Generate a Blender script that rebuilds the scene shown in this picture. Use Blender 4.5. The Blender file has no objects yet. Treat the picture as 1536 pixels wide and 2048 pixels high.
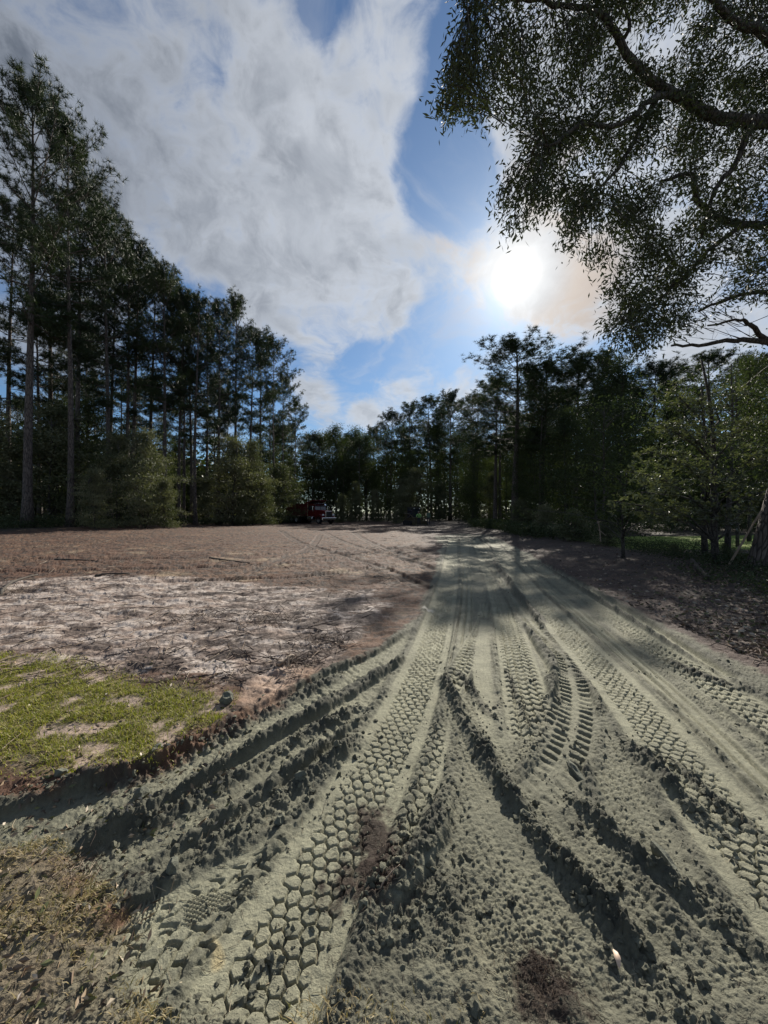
import bpy, math, random, os
import numpy as np
from mathutils import Vector, Matrix

random.seed(7)
RNG = np.random.default_rng(7)
R = math.radians
sc = bpy.context.scene
col = sc.collection

# ------------------------------------------------------------------ camera, light, exposure
CAM_H, FPX, HORIZON = 1.5, 768.0, 1026.0
cam_d = bpy.data.cameras.new('camera'); cam = bpy.data.objects.new('camera', cam_d); col.objects.link(cam)
cam.location = (0, 0, CAM_H); cam.rotation_euler = (R(90), 0, 0)
cam_d.sensor_fit = 'HORIZONTAL'; cam_d.sensor_width = 36; cam_d.lens = 18.0
cam_d.shift_y = 2 / 1536.0
cam_d.clip_start = 0.05; cam_d.clip_end = 3000
sc.camera = cam

SUN_D = Vector((267, 768, 476)).normalized()
SUN_EL = math.asin(SUN_D.z); SUN_AZ = math.atan2(SUN_D.x, SUN_D.y)
sun_l = bpy.data.lights.new('sun', 'SUN'); sun = bpy.data.objects.new('sun', sun_l); col.objects.link(sun)
sun_l.energy = 4.6; sun_l.angle = R(0.5); sun_l.color = (1.0, 0.93, 0.82)
sun.rotation_euler = SUN_D.to_track_quat('Z', 'Y').to_euler(); sun.location = (20, 50, 40)

sc.view_settings.view_transform = 'Standard'; sc.view_settings.look = 'None'
sc.view_settings.gamma = 1; sc.view_settings.exposure = 0.70; sc.view_settings.use_curve_mapping = False
sc.cycles.max_bounces = 6; sc.cycles.transparent_max_bounces = 8; sc.cycles.diffuse_bounces = 3; sc.cycles.sample_clamp_direct = 1.8


class NT:
    """small helper to write node trees"""
    def __init__(s, tree):
        s.t = tree; tree.nodes.clear()
    def n(s, typ, **kw):
        nd = s.t.nodes.new(typ)
        for k, v in kw.items():
            if k.startswith('i_'):
                key = k[2:]; key = int(key) if key.isdigit() else key.replace('_', ' ')
                s.put(nd.inputs[key], v)
            else: setattr(nd, k, v)
        return nd
    def put(s, sock, v):
        if isinstance(v, bpy.types.NodeSocket): s.t.links.new(v, sock)
        elif isinstance(v, bpy.types.Node): s.t.links.new(v.outputs[0], sock)
        else: sock.default_value = v
    def m(s, op, a, b=None, c=None, clamp=False):
        nd = s.t.nodes.new('ShaderNodeMath'); nd.operation = op; nd.use_clamp = clamp
        s.put(nd.inputs[0], a)
        if b is not None: s.put(nd.inputs[1], b)
        if c is not None: s.put(nd.inputs[2], c)
        return nd.outputs[0]
    def vm(s, op, a, b=None):
        nd = s.t.nodes.new('ShaderNodeVectorMath'); nd.operation = op
        s.put(nd.inputs[0], a)
        if b is not None: s.put(nd.inputs[1], b)
        return nd.outputs['Value'] if op in ('DOT_PRODUCT', 'LENGTH') else nd.outputs[0]
    def ss(s, x, a, b, lo=0.0, hi=1.0, kind='SMOOTHSTEP'):
        nd = s.t.nodes.new('ShaderNodeMapRange'); nd.interpolation_type = kind
        s.put(nd.inputs['Value'], x); s.put(nd.inputs['From Min'], a); s.put(nd.inputs['From Max'], b)
        s.put(nd.inputs['To Min'], lo); s.put(nd.inputs['To Max'], hi)
        return nd.outputs[0]
    def mix(s, f, a, b, blend='MIX'):
        nd = s.t.nodes.new('ShaderNodeMix'); nd.data_type = 'RGBA'; nd.blend_type = blend
        s.put(nd.inputs[0], f)
        for sock, v in ((nd.inputs[6], a), (nd.inputs[7], b)):
            s.put(sock, v if not isinstance(v, tuple) else (*v[:3], 1))
        return nd.outputs[2]
    def noise(s, vec, scale, detail=4, rough=.5, dist=0.0, lac=2.0):
        nd = s.t.nodes.new('ShaderNodeTexNoise')
        s.put(nd.inputs['Vector'], vec); nd.inputs['Scale'].default_value = scale; nd.inputs['Detail'].default_value = detail
        nd.inputs['Roughness'].default_value = rough; nd.inputs['Distortion'].default_value = dist
        nd.inputs['Lacunarity'].default_value = lac
        return nd.outputs[0]


def make_world():
    w = bpy.data.worlds.new('World'); sc.world = w; w.use_nodes = True
    T = NT(w.node_tree)
    d = T.n('ShaderNodeTexCoord').outputs['Generated']
    d = T.vm('NORMALIZE', d)
    sep = T.n('ShaderNodeSeparateXYZ', i_0=d)
    z = T.m('MAXIMUM', sep.outputs[2], 0.0)
    zz = T.m('ADD', z, 0.13)
    comb = T.n('ShaderNodeCombineXYZ', i_0=T.m('DIVIDE', sep.outputs[0], zz), i_1=T.m('DIVIDE', sep.outputs[1], zz), i_2=0.3)
    plane = comb.outputs[0]
    # cloud coverage: large cloud banks given as directions and angular radii
    def direction(px, py):
        return Vector((px - 768, 768, 1026 - py)).normalized()
    blobs = [(60, 90, 360, 1), (330, 120, 300, 1), (450, 300, 250, 1), (200, 400, 240, .9), (610, 400, 185, 1), (705, 545, 150, 1),
             (500, 540, 120, .8), (780, 620, 65, .6), (770, 90, 110, .95), (705, 250, 120, .75), (120, 600, 150, .7),
             (872, 540, 62, .85), (1040, 560, 125, .95), (1250, 420, 240, .85), (1330, 100, 400, .85), (1140, 240, 170, .7),
             (1480, 640, 170, .7), (620, 795, 52, .75), (770, 790, 55, .55), (730, 836, 30, .5), (930, 770, 50, .6), (740, 722, 55, -.9), (840, 705, 70, -.7), (560, 735, 60, -.6), (850, 742, 25, .5),
             (1180, 610, 70, .45), (650, 640, 80, .8), (560, 610, 80, .6), (730, 640, 60, .5),
             (618, 95, 62, -.85), (890, 350, 100, -.8), (905, 660, 95, -.7), (1010, 690, 80, -.5), (470, 690, 110, -.5), (930, 120, 90, -.45), (395, 545, 60, -.7)]
    cov = None
    for px, py, r, wgt in blobs:
        c = direction(px, py)
        ang = r / 768.0 * (c.y ** 1.5)
        dt = T.vm('DOT_PRODUCT', d, tuple(c))
        v = T.ss(dt, math.cos(ang * 1.45), math.cos(ang * .05), 0.0, wgt * 1.15)
        cov = v if cov is None else T.m('ADD', cov, v)
    behind = T.ss(sep.outputs[1], 0.25, -0.25, 0.0, 0.55)
    cov = T.m('ADD', cov, behind)
    cov = T.m('MINIMUM', cov, 1.15)
    warp = T.n('ShaderNodeTexNoise', i_Vector=plane, i_Scale=1.6, i_Detail=4.0)
    wv = T.vm('SCALE', T.vm('SUBTRACT', warp.outputs['Color'], (.5, .5, .5)))
    wv.node.inputs['Scale'].default_value = .9
    pl = T.vm('ADD', plane, wv)
    dw = T.vm('ADD', T.vm('MULTIPLY', d, (2.2, 2.2, 2.2)), T.vm('MULTIPLY', wv, (.35, .35, .35)))
    n1 = T.noise(dw, 1.9, 9, .56, .3)
    n2 = T.noise(T.vm('MULTIPLY', pl, (1.5, .8, 1)), 3.2, 9, .60, .4)
    n5 = T.noise(dw, 6.5, 8, .60, .5)
    nn = T.m('ADD', T.m('ADD', T.m('MULTIPLY', n1, .42), T.m('MULTIPLY', n2, .30)), T.m('MULTIPLY', n5, .28))
    den = T.m('ADD', cov, T.m('MULTIPLY', T.m('SUBTRACT', nn, .5), 8.0))
    mask = T.m('MAXIMUM', T.ss(den, -.45, 1.25), T.ss(n2, .42, .68, .02, .28))
    thick = T.ss(den, .55, 2.1)
    n3 = T.noise(dw, 1.5, 7, .6, .6)
    thick = T.m('MULTIPLY', thick, T.ss(n3, .34, .60, .35, 1.0))
    # clouds: bright at the thin edges and near the sun, grey under the thick parts
    sd = T.vm('DOT_PRODUCT', d, tuple(SUN_D))
    near = T.ss(sd, .60, .995)
    bright = T.mix(near, (.45, .49, .56), (.82, .86, .92))
    grey = T.mix(near, (.135, .158, .195), (.42, .45, .50))
    ccol = T.mix(thick, bright, grey)
    n4 = T.noise(pl, 7.0, 7, .55, .5)
    ccol = T.mix(T.ss(n4, .38, .62, .0, .30), ccol, T.mix(near, (.24, .27, .33), (.50, .54, .60)))
    # thin warm fringe and the glare of the sun through the cloud
    ring = T.m('MULTIPLY', T.ss(sd, .970, .990), T.ss(sd, .9990, .992))
    ring = T.m('MULTIPLY', ring, T.ss(nn, .44, .56))
    ccol = T.mix(T.m('MULTIPLY', ring, .55), ccol, (.88, .66, .46))
    sky = T.n('ShaderNodeTexSky', sky_type='NISHITA', sun_disc=False)
    sky.sun_elevation = SUN_EL; sky.sun_rotation = SUN_AZ; sky.altitude = 30; sky.air_density = 1.0; sky.dust_density = .35; sky.ozone_density = 2.2
    b1 = T.n('ShaderNodeBackground', i_Color=T.mix(1.0, sky.outputs[0], (.70, .92, 1.10), 'MULTIPLY'), i_Strength=.052)
    b2 = T.n('ShaderNodeBackground', i_Color=ccol, i_Strength=.52)
    ms = T.n('ShaderNodeMixShader', i_0=T.m('MULTIPLY', mask, .93))
    T.t.links.new(b1.outputs[0], ms.inputs[1]); T.t.links.new(b2.outputs[0], ms.inputs[2])
    veil = T.m('POWER', T.m('MAXIMUM', sd, 0.0), 150.0)
    core = T.ss(T.m('ADD', sd, T.m('MULTIPLY', T.m('SUBTRACT', n5, .5), .011)), .9966, 1.0004)
    sdc = T.m('MAXIMUM', T.m('ADD', sd, T.m('MULTIPLY', T.m('SUBTRACT', n5, .5), .0022)), 0.0)
    em = T.m('ADD', T.m('MULTIPLY', veil, .17), T.m('ADD', T.m('MULTIPLY', T.m('POWER', sdc, 420.0), .20), T.m('MULTIPLY', T.m('POWER', sdc, 4200.0), 3.4)))
    b3 = T.n('ShaderNodeBackground', i_Color=(1.0, .93, .80, 1), i_Strength=em)
    ad = T.n('ShaderNodeAddShader')
    T.t.links.new(ms.outputs[0], ad.inputs[0]); T.t.links.new(b3.outputs[0], ad.inputs[1])
    out = T.n('ShaderNodeOutputWorld'); T.t.links.new(ad.outputs[0], out.inputs[0])
make_world()

# ------------------------------------------------------------------ materials
def mat(name, color, rough=.8, metal=0.0, var=.25, vscale=8.0, bump=0.0, bscale=40.0, spec=.5, attr=False, stretch=None, alpha_glass=False):
    m = bpy.data.materials.new(name); m.use_nodes = True; T = NT(m.node_tree)
    co = T.n('ShaderNodeTexCoord').outputs['Object']
    if stretch:
        co = T.vm('MULTIPLY', co, stretch)
    base = (*color, 1)
    if attr:
        a = T.n('ShaderNodeAttribute', attribute_name='tint'); base = a.outputs['Color']
    n = T.noise(co, vscale, 5, .6)
    f = T.ss(n, .25, .75, 1 - var, 1 + var, 'LINEAR')
    mm = T.n('ShaderNodeVectorMath', operation='SCALE'); T.put(mm.inputs[0], base[:3] if not attr else base); T.put(mm.inputs['Scale'], f)
    p = T.n('ShaderNodeBsdfPrincipled', i_Roughness=rough, i_Metallic=metal)
    T.put(p.inputs['Base Color'], mm.outputs[0]); p.inputs['Specular IOR Level'].default_value = spec
    if alpha_glass: p.inputs['Transmission Weight'].default_value = .6
    if bump:
        b = T.n('ShaderNodeBump', i_Strength=1.0, i_Distance=bump); T.put(b.inputs['Height'], T.noise(co, bscale, 6, .65))
        T.put(p.inputs['Normal'], b.outputs[0])
    o = T.n('ShaderNodeOutputMaterial'); T.t.links.new(p.outputs[0], o.inputs[0])
    return m

def leaf_mat(name, c1, c2, rough=.5, trans=.3, scale=.8, spec=.5, tint=False):
    m = bpy.data.materials.new(name); m.use_nodes = True; T = NT(m.node_tree)
    g = T.n('ShaderNodeNewGeometry').outputs['Position']
    n = T.noise(g, scale, 4, .65)
    oi = T.n('ShaderNodeObjectInfo').outputs['Random']
    f = T.m('ADD', T.ss(n, .3, .7), T.m('MULTIPLY', T.m('SUBTRACT', oi, .5), .6), clamp=True)
    c = T.mix(f, c1, c2)
    if tint:
        a = T.n('ShaderNodeAttribute', attribute_name='tint'); c = T.mix(.75, c, a.outputs['Color'])
    p = T.n('ShaderNodeBsdfPrincipled', i_Roughness=rough); T.put(p.inputs['Base Color'], c)
    p.inputs['Specular IOR Level'].default_value = spec
    t = T.n('ShaderNodeBsdfTranslucent'); T.put(t.inputs['Color'], T.mix(1.0, c, (1.15, 1.25, .6), 'MULTIPLY'))
    ms = T.n('ShaderNodeMixShader', i_0=trans); T.t.links.new(p.outputs[0], ms.inputs[1]); T.t.links.new(t.outputs[0], ms.inputs[2])
    o = T.n('ShaderNodeOutputMaterial'); T.t.links.new(ms.outputs[0], o.inputs[0])
    return m

def bark_mat(name, c1, c2, scale=5.0, zs=.22, bump=.02):
    m = bpy.data.materials.new(name); m.use_nodes = True; T = NT(m.node_tree)
    co = T.vm('MULTIPLY', T.n('ShaderNodeTexCoord').outputs['Object'], (1, 1, zs))
    v = T.n('ShaderNodeTexVoronoi', feature='DISTANCE_TO_EDGE'); T.put(v.inputs['Vector'], T.vm('ADD', co, T.vm('MULTIPLY', T.n('ShaderNodeTexNoise', i_Vector=co, i_Scale=scale).outputs['Color'], (.12, .12, .12))))
    v.inputs['Scale'].default_value = scale * 2.2
    e = T.ss(v.outputs['Distance'], 0, .16)
    n = T.noise(co, scale * 3, 6, .7)
    c = T.mix(T.ss(n, .3, .7), c1, c2)
    c = T.mix(T.m('SUBTRACT', 1, e), c, tuple(x * .45 for x in c1))
    p = T.n('ShaderNodeBsdfPrincipled', i_Roughness=.9); T.put(p.inputs['Base Color'], c)
    b = T.n('ShaderNodeBump', i_Strength=.9, i_Distance=bump); T.put(b.inputs['Height'], T.m('ADD', e, T.m('MULTIPLY', n, .6)))
    T.put(p.inputs['Normal'], b.outputs[0])
    o = T.n('ShaderNodeOutputMaterial'); T.t.links.new(p.outputs[0], o.inputs[0])
    return m

def ground_mat(name):
    m = bpy.data.materials.new(name); m.use_nodes = True; T = NT(m.node_tree)
    co = T.n('ShaderNodeTexCoord').outputs['Object']
    a = T.n('ShaderNodeAttribute', attribute_name='tint').outputs['Color']
    n1 = T.noise(co, 34, 7, .72); n2 = T.noise(co, 4.5, 5, .6); n3 = T.noise(co, 190, 3, .6)
    f = T.m('MULTIPLY', T.ss(n1, .25, .75, .72, 1.28, 'LINEAR'), T.ss(n2, .3, .7, .88, 1.12, 'LINEAR'))
    f = T.m('MULTIPLY', f, T.ss(n3, .3, .7, .86, 1.14, 'LINEAR'))
    mm = T.n('ShaderNodeVectorMath', operation='SCALE'); T.put(mm.inputs[0], a); T.put(mm.inputs['Scale'], f)
    p = T.n('ShaderNodeBsdfPrincipled', i_Roughness=.86); T.put(p.inputs['Base Color'], mm.outputs[0]); p.inputs['Specular IOR Level'].default_value = .32
    b = T.n('ShaderNodeBump', i_Strength=1.0, i_Distance=.010); T.put(b.inputs['Height'], T.m('ADD', n1, T.m('MULTIPLY', n3, .35)))
    T.put(p.inputs['Normal'], b.outputs[0])
    o = T.n('ShaderNodeOutputMaterial'); T.t.links.new(p.outputs[0], o.inputs[0])
    return m

M = dict(
    ground=ground_mat('ground_earth'),
    needles=leaf_mat('pine_needles', (.018, .034, .014), (.055, .080, .030), .55, .12, .5, .3),
    broad=leaf_mat('broad_leaves', (.032, .046, .022), (.090, .112, .046), .65, .24, .7, .15),
    shrub=leaf_mat('shrub_leaves', (.055, .070, .033), (.165, .168, .098), .6, .20, .9, .25),
    glossy=leaf_mat('glossy_leaves', (.060, .072, .036), (.19, .20, .105), .36, .26, 1.6, .7),
    oakleaf=leaf_mat('oak_leaves', (.020, .030, .016), (.050, .062, .028), .55, .12, 1.5, .25),
    under=leaf_mat('undergrowth_leaves', (.022, .036, .015), (.060, .078, .030), .6, .15, 1.5, .3),
    grass=leaf_mat('grass_blades', (.18, .20, .025), (.27, .28, .045), .55, .34, 6.0, .3, tint=True),
    bark=bark_mat('pine_bark', (.085, .070, .062), (.17, .145, .125)),
    oakbark=bark_mat('oak_bark', (.05, .045, .04), (.10, .09, .075), 7.0, .4, .012),
    twig=mat('twig_wood', (.10, .075, .055), .85, var=.4, vscale=20, attr=True),
    mud=mat('mud_clods', (.19, .20, .145), .95, var=.3, vscale=60, bump=.006, bscale=120, attr=True),
    stick=mat('dry_wood', (.26, .20, .15), .8, var=.35, vscale=20, stretch=(1, 1, .2), bump=.003, bscale=60),
    darkwood=mat('rotten_wood', (.06, .05, .04), .9, var=.4, vscale=12, bump=.006),
    litter=mat('leaf_litter', (.2, .15, .1), .55, var=.3, vscale=30, attr=True),
    red=mat('red_paint', (.11, .006, .009), .3, var=.12, vscale=3),
    redbed=mat('dusty_red_paint', (.10, .010, .012), .5, var=.3, vscale=2.5),
    chrome=mat('chrome', (.75, .76, .78), .18, metal=1.0, var=.05),
    black=mat('black_rubber', (.018, .018, .019), .8, var=.2),
    chassis=mat('chassis_steel', (.03, .03, .032), .6, var=.3, vscale=5),
    glass=mat('dark_glass', (.03, .04, .05), .06, var=.02, spec=.9),
    lamp=mat('lamp_glass', (.75, .78, .80), .12, var=.03),
    rim=mat('steel_rim', (.45, .45, .46), .35, metal=.8, var=.15),
    yellow=mat('faded_machine_paint', (.07, .058, .03), .6, var=.25, vscale=4),
    skin=mat('skin', (.32, .19, .13), .6, var=.05),
    trousers=mat('dark_trousers', (.035, .04, .055), .9, var=.15),
    hivis=mat('lime_vest', (.35, .62, .20), .75, var=.1),
    shirt=mat('grey_green_shirt', (.12, .18, .13), .9, var=.1),
    cap=mat('cap_cloth', (.16, .16, .15), .9, var=.1),
)

# ------------------------------------------------------------------ object helpers
def tag(o, label=None, cat=None, group=None, kind=None):
    if label: o['label'] = label
    if cat: o['category'] = cat
    if group: o['group'] = group
    if kind: o['kind'] = kind
    return o

def link(name, me, parent=None, loc=None):
    o = bpy.data.objects.new(name, me); col.objects.link(o)
    if parent is not None: o.parent = parent
    if loc is not None: o.location = loc
    return o

def thing(name, label, cat, loc=(0, 0, 0), rz=0.0, group=None):
    o = bpy.data.objects.new(name, None); col.objects.link(o)
    o.location = loc; o.rotation_euler = (0, 0, rz); o.empty_display_size = .3
    return tag(o, label, cat, group)

class MB:
    """collects numpy vertices and faces, then builds one mesh"""
    def __init__(s): s.v = []; s.f = []; s.mi = []; s.n = 0; s.tint = []
    def add(s, v, faces, mi=0, tint=None):
        v = np.asarray(v, dtype=np.float64).reshape(-1, 3); faces = np.asarray(faces, dtype=np.int64)
        s.v.append(v); s.f.append(faces + s.n); s.mi.append(np.full(len(faces), mi)); s.n += len(v)
        s.tint.append(np.tile(np.array(tint if tint is not None else (.1, .1, .1), dtype=float), (len(v), 1)) if tint is None or np.ndim(tint) == 1 else np.asarray(tint))
    def box(s, x0, x1, y0, y1, z0, z1, mi=0, bev=0.0, M4=None):
        v = np.array([(x, y, z) for z in (z0, z1) for y in (y0, y1) for x in (x0, x1)], float)
        if bev:
            # chamfered box: shrink each face and join (26-face box)
            vs = []; idx = {}
            lo = np.array((x0, y0, z0)); hi = np.array((x1, y1, z1))
            for a in range(3):
                for sgn in (0, 1):
                    for c in range(4):
                        p = [0, 0, 0]; p[a] = (hi if sgn else lo)[a]
                        b_, c_ = [(1, 2), (0, 2), (0, 1)][a]
                        p[b_] = hi[b_] - bev if c & 1 else lo[b_] + bev
                        p[c_] = hi[c_] - bev if c & 2 else lo[c_] + bev
                        idx[(a, sgn, c & 1, (c >> 1) & 1)] = len(vs); vs.append(p)
            from itertools import product
            fc = []
            for a in range(3):
                for sg in (0, 1):
                    q = [idx[(a, sg, 0, 0)], idx[(a, sg, 1, 0)], idx[(a, sg, 1, 1)], idx[(a, sg, 0, 1)]]
                    fc.append(q)
            def key(a, bits):  # vertex of face a at corner bits(x,y,z)
                o = [(1, 2), (0, 2), (0, 1)][a]
                return idx[(a, bits[a], bits[o[0]], bits[o[1]])]
            for a, b in ((0, 1), (0, 2), (1, 2)):
                c = 3 - a - b
                for sa, sb in product((0, 1), (0, 1)):
                    bits0 = [0, 0, 0]; bits0[a] = sa; bits0[b] = sb; bits1 = list(bits0); bits1[c] = 1
                    fc.append([key(a, bits0), key(a, bits1), key(b, bits1), key(b, bits0)])
            tri = []
            for bits in product((0, 1), (0, 1), (0, 1)): tri.append([key(0, bits), key(1, bits), key(2, bits)])
            vs = np.array(vs, float)
            if M4 is not None: vs = xf(vs, M4)
            s.add(vs, fc, mi)
            s.v.append(np.zeros((0, 3))); s.tint.append(np.zeros((0, 3)))
            s.f.append(np.array(tri) + s.n - len(vs)); s.mi.append(np.full(8, mi))
            return
        if M4 is not None: v = xf(v, M4)
        s.add(v, [(0, 1, 3, 2), (4, 6, 7, 5), (0, 4, 5, 1), (1, 5, 7, 3), (3, 7, 6, 2), (2, 6, 4, 0)], mi)
    def prism(s, prof, y0, y1, mi=0, axis='y'):
        n = len(prof)
        if axis == 'y': a = [(x, y0, z) for x, z in prof]; b = [(x, y1, z) for x, z in prof]
        elif axis == 'x': a = [(y0, x, z) for x, z in prof]; b = [(y1, x, z) for x, z in prof]
        s.add(a + b, [(i, (i + 1) % n, n + (i + 1) % n, n + i) for i in range(n)], mi)
        k = s.n - 2 * n
        s.f.append(np.array([[0, i, i + 1] for i in range(1, n - 1)]) + k); s.mi.append(np.full(n - 2, mi))
        s.f.append(np.array([[n, n + i + 1, n + i] for i in range(1, n - 1)]) + k); s.mi.append(np.full(n - 2, mi))
    def tube(s, pts, rad, seg=6, mi=0, tint=None, cap=True):
        pts = np.asarray(pts, float); rad = np.broadcast_to(np.asarray(rad, float), (len(pts),))
        tan = np.gradient(pts, axis=0); tan /= np.linalg.norm(tan, axis=1)[:, None] + 1e-9
        ref = np.array((0, 0, 1.)) if abs(tan[0][2]) < .9 else np.array((1., 0, 0))
        rings = []
        for p, t, r in zip(pts, tan, rad):
            a = ref - t * ref.dot(t); a /= np.linalg.norm(a) + 1e-9; b = np.cross(t, a); ref = a
            th = np.arange(seg) * 2 * math.pi / seg
            rings.append(p + r * (np.outer(np.cos(th), a) + np.outer(np.sin(th), b)))
        v = np.concatenate(rings); n = len(pts)
        i = np.arange(seg); j = (i + 1) % seg
        f = np.concatenate([np.stack([k * seg + i, k * seg + j, (k + 1) * seg + j, (k + 1) * seg + i], 1) for k in range(n - 1)])
        s.add(v, f, mi, tint)
        if cap:
            base = s.n - len(v)
            s.f.append(np.array([[0, k + 1, k] for k in range(1, seg - 1)]) + base); s.mi.append(np.full(seg - 2, mi))
            e = (n - 1) * seg
            s.f.append(np.array([[e, e + k, e + k + 1] for k in range(1, seg - 1)]) + base); s.mi.append(np.full(seg - 2, mi))
    def lathe(s, prof, seg=20, mi=0, M4=None):
        """profile (r, y) turned round the y axis"""
        th = np.arange(seg) * 2 * math.pi / seg
        v = np.array([(r * math.cos(t), y, r * math.sin(t)) for r, y in prof for t in th])
        if M4 is not None: v = xf(v, M4)
        n = len(prof); i = np.arange(seg); j = (i + 1) % seg
        f = np.concatenate([np.stack([k * seg + i, k * seg + j, (k + 1) * seg + j, (k + 1) * seg + i], 1) for k in range(n - 1)])
        s.add(v, f, mi)
    def mesh(s, name, mats, smooth=False, tint=False):
        me = bpy.data.meshes.new(name)
        v = np.concatenate(s.v); fl = [f for f in s.f if len(f)]
        mi = np.concatenate([m_ for f, m_ in zip(s.f, s.mi) if len(f)])
        counts = np.concatenate([np.full(len(f), f.shape[1]) for f in fl]); loops = np.concatenate([f.ravel() for f in fl])
        me.vertices.add(len(v)); me.vertices.foreach_set('co', v.ravel())
        me.loops.add(len(loops)); me.loops.foreach_set('vertex_index', loops.astype(np.int32))
        me.polygons.add(len(counts)); st = np.concatenate([[0], np.cumsum(counts)[:-1]])
        me.polygons.foreach_set('loop_start', st.astype(np.int32)); me.polygons.foreach_set('loop_total', counts.astype(np.int32))
        me.polygons.foreach_set('material_index', mi.astype(np.int32))
        me.polygons.foreach_set('use_smooth', np.full(len(counts), smooth))
        if tint:
            a = me.attributes.new('tint', 'FLOAT_COLOR', 'POINT')
            t = np.concatenate(s.tint); a.data.foreach_set('color', np.concatenate([t, np.ones((len(t), 1))], 1).ravel())
        for m_ in (mats if isinstance(mats, (list, tuple)) else [mats]): me.materials.append(m_)
        me.update(calc_edges=True); me.validate()
        return me
    def obj(s, name, mats, parent=None, smooth=False, tint=False):
        return link(name, s.mesh(name, mats, smooth, tint), parent)

def xf(v, M4):
    m = np.array(M4); return v @ m[:3, :3].T + m[:3, 3]

def unit(a): return a / (np.linalg.norm(a, axis=-1, keepdims=True) + 1e-9)

def leaves_into(mb, centres, dirs, length, width, mi=0, tint=None, rng=RNG, up=None):
    """one folded diamond leaf (2 triangles) per centre, pointing along dirs"""
    n = len(centres); dirs = unit(dirs)
    r = rng.normal(size=(n, 3)) if up is None else up
    side = unit(np.cross(dirs, r))
    L = np.broadcast_to(length, (n,))[:, None]; W = np.broadcast_to(width, (n,))[:, None]
    nrm = np.cross(side, dirs)
    a = centres; b = centres + dirs * L; m = centres + dirs * L * .5
    c = m + side * W * .5 + nrm * W * .12; d = m - side * W * .5 + nrm * W * .12
    v = np.stack([a, c, b, d], 1).reshape(-1, 3)
    k = np.arange(n)[:, None] * 4
    f = np.concatenate([k + np.array([[0, 1, 2]]), k + np.array([[0, 2, 3]])])
    if tint is not None: tint = np.repeat(tint, 4, axis=0)
    mb.add(v, f, mi, tint)

# ------------------------------------------------------------------ numpy noise
PERM = np.random.default_rng(11).permutation(256); PERM = np.concatenate([PERM, PERM])
ANG = np.random.default_rng(12).random(256) * 2 * math.pi; GX, GY = np.cos(ANG), np.sin(ANG)
RV = np.random.default_rng(13).random((256, 2))
def perlin(x, y, seed=0):
    x = x + seed * 17.13; y = y + seed * 9.71
    ix = np.floor(x).astype(np.int64); iy = np.floor(y).astype(np.int64); fx = x - ix; fy = y - iy
    def g(a, b):
        h = PERM[PERM[a & 255] + (b & 255)]
        return GX[h] * (x - a) + GY[h] * (y - b)
    u = fx * fx * fx * (fx * (fx * 6 - 15) + 10); v = fy * fy * fy * (fy * (fy * 6 - 15) + 10)
    a = g(ix, iy); b = g(ix + 1, iy); c = g(ix, iy + 1); d = g(ix + 1, iy + 1)
    return (a + (b - a) * u + ((c + (d - c) * u) - (a + (b - a) * u)) * v) * 1.5
def fbm(x, y, o=4, seed=0, gain=.5):
    s = 0; a = 1; t = 0
    for i in range(o):
        s = s + a * perlin(x * 2 ** i, y * 2 ** i, seed + i * 3); t += a; a *= gain
    return s / t
def worley(x, y, seed=0, jit=.9):
    x = x + seed * 7.7; y = y + seed * 3.3
    ix = np.floor(x).astype(np.int64); iy = np.floor(y).astype(np.int64)
    f1 = np.full(x.shape, 9.); f2 = np.full(x.shape, 9.)
    for a in (-1, 0, 1):
        for b in (-1, 0, 1):
            h = PERM[PERM[(ix + a) & 255] + ((iy + b) & 255)]
            dx = ix + a + .5 + (RV[h, 0] - .5) * jit - x; dy = iy + b + .5 + (RV[h, 1] - .5) * jit - y
            d = np.sqrt(dx * dx + dy * dy)
            f2 = np.where(d < f1, f1, np.minimum(f2, d)); f1 = np.minimum(f1, d)
    return f1, f2
def sstep(x, a, b):
    t = np.clip((x - a) / (b - a), 0, 1); return t * t * (3 - 2 * t)

# ------------------------------------------------------------------ ground plan (photo measurements -> metres on the ground)
def G(px, py, z=0.0):
    Y = FPX * (CAM_H - z) / (py - HORIZON); return ((px - 768) / FPX * Y, Y)
def GP(pts): return np.array([G(*p) for p in pts])
def relief(x, y):
    """broad relief of the site"""
    x = np.asarray(x, float); y = np.asarray(y, float)
    z = .46 * sstep(-x, 8, 25) * sstep(y, 10, 26) * (1 - .6 * sstep(y, 32, 52))
    z = z + .22 * sstep(x, 4.5, 9) * sstep(y, 3, 8)
    z = z + .035 * fbm(x * .22, y * .22, 3, 40)
    return z
def seg_dist(X, Y, P):
    """distance to polyline: (|d| signed, arc length)"""
    best = np.full(X.shape, 1e9); sd = np.zeros(X.shape); ss = np.zeros(X.shape); acc = 0
    for (ax, ay), (bx, by) in zip(P[:-1], P[1:]):
        dx, dy = bx - ax, by - ay; L = math.hypot(dx, dy) + 1e-9
        t = np.clip(((X - ax) * dx + (Y - ay) * dy) / L ** 2, 0, 1)
        ex = X - ax - t * dx; ey = Y - ay - t * dy; d = np.hypot(ex, ey)
        m = d < best
        cr = (dx * (Y - ay) - dy * (X - ax)) / L
        best = np.where(m, d, best); sd = np.where(m, np.where(cr < 0, d, -d), sd); ss = np.where(m, acc + t * L, ss)
        acc += L
    return sd, ss, acc
def smooth(P, k=6):
    P = np.asarray(P, float); Q = [P[0] * 2 - P[1]] + list(P) + [P[-1] * 2 - P[-2]]; out = []
    for i in range(1, len(Q) - 2):
        for t in np.arange(k) / k:
            a, b, c, d = Q[i - 1], Q[i], Q[i + 1], Q[i + 2]
            out.append(.5 * ((2 * b) + (c - a) * t + (2 * a - 5 * b + 4 * c - d) * t * t + (3 * b - a - 3 * c + d) * t ** 3))
    out.append(Q[-2]); return np.array(out)
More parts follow.
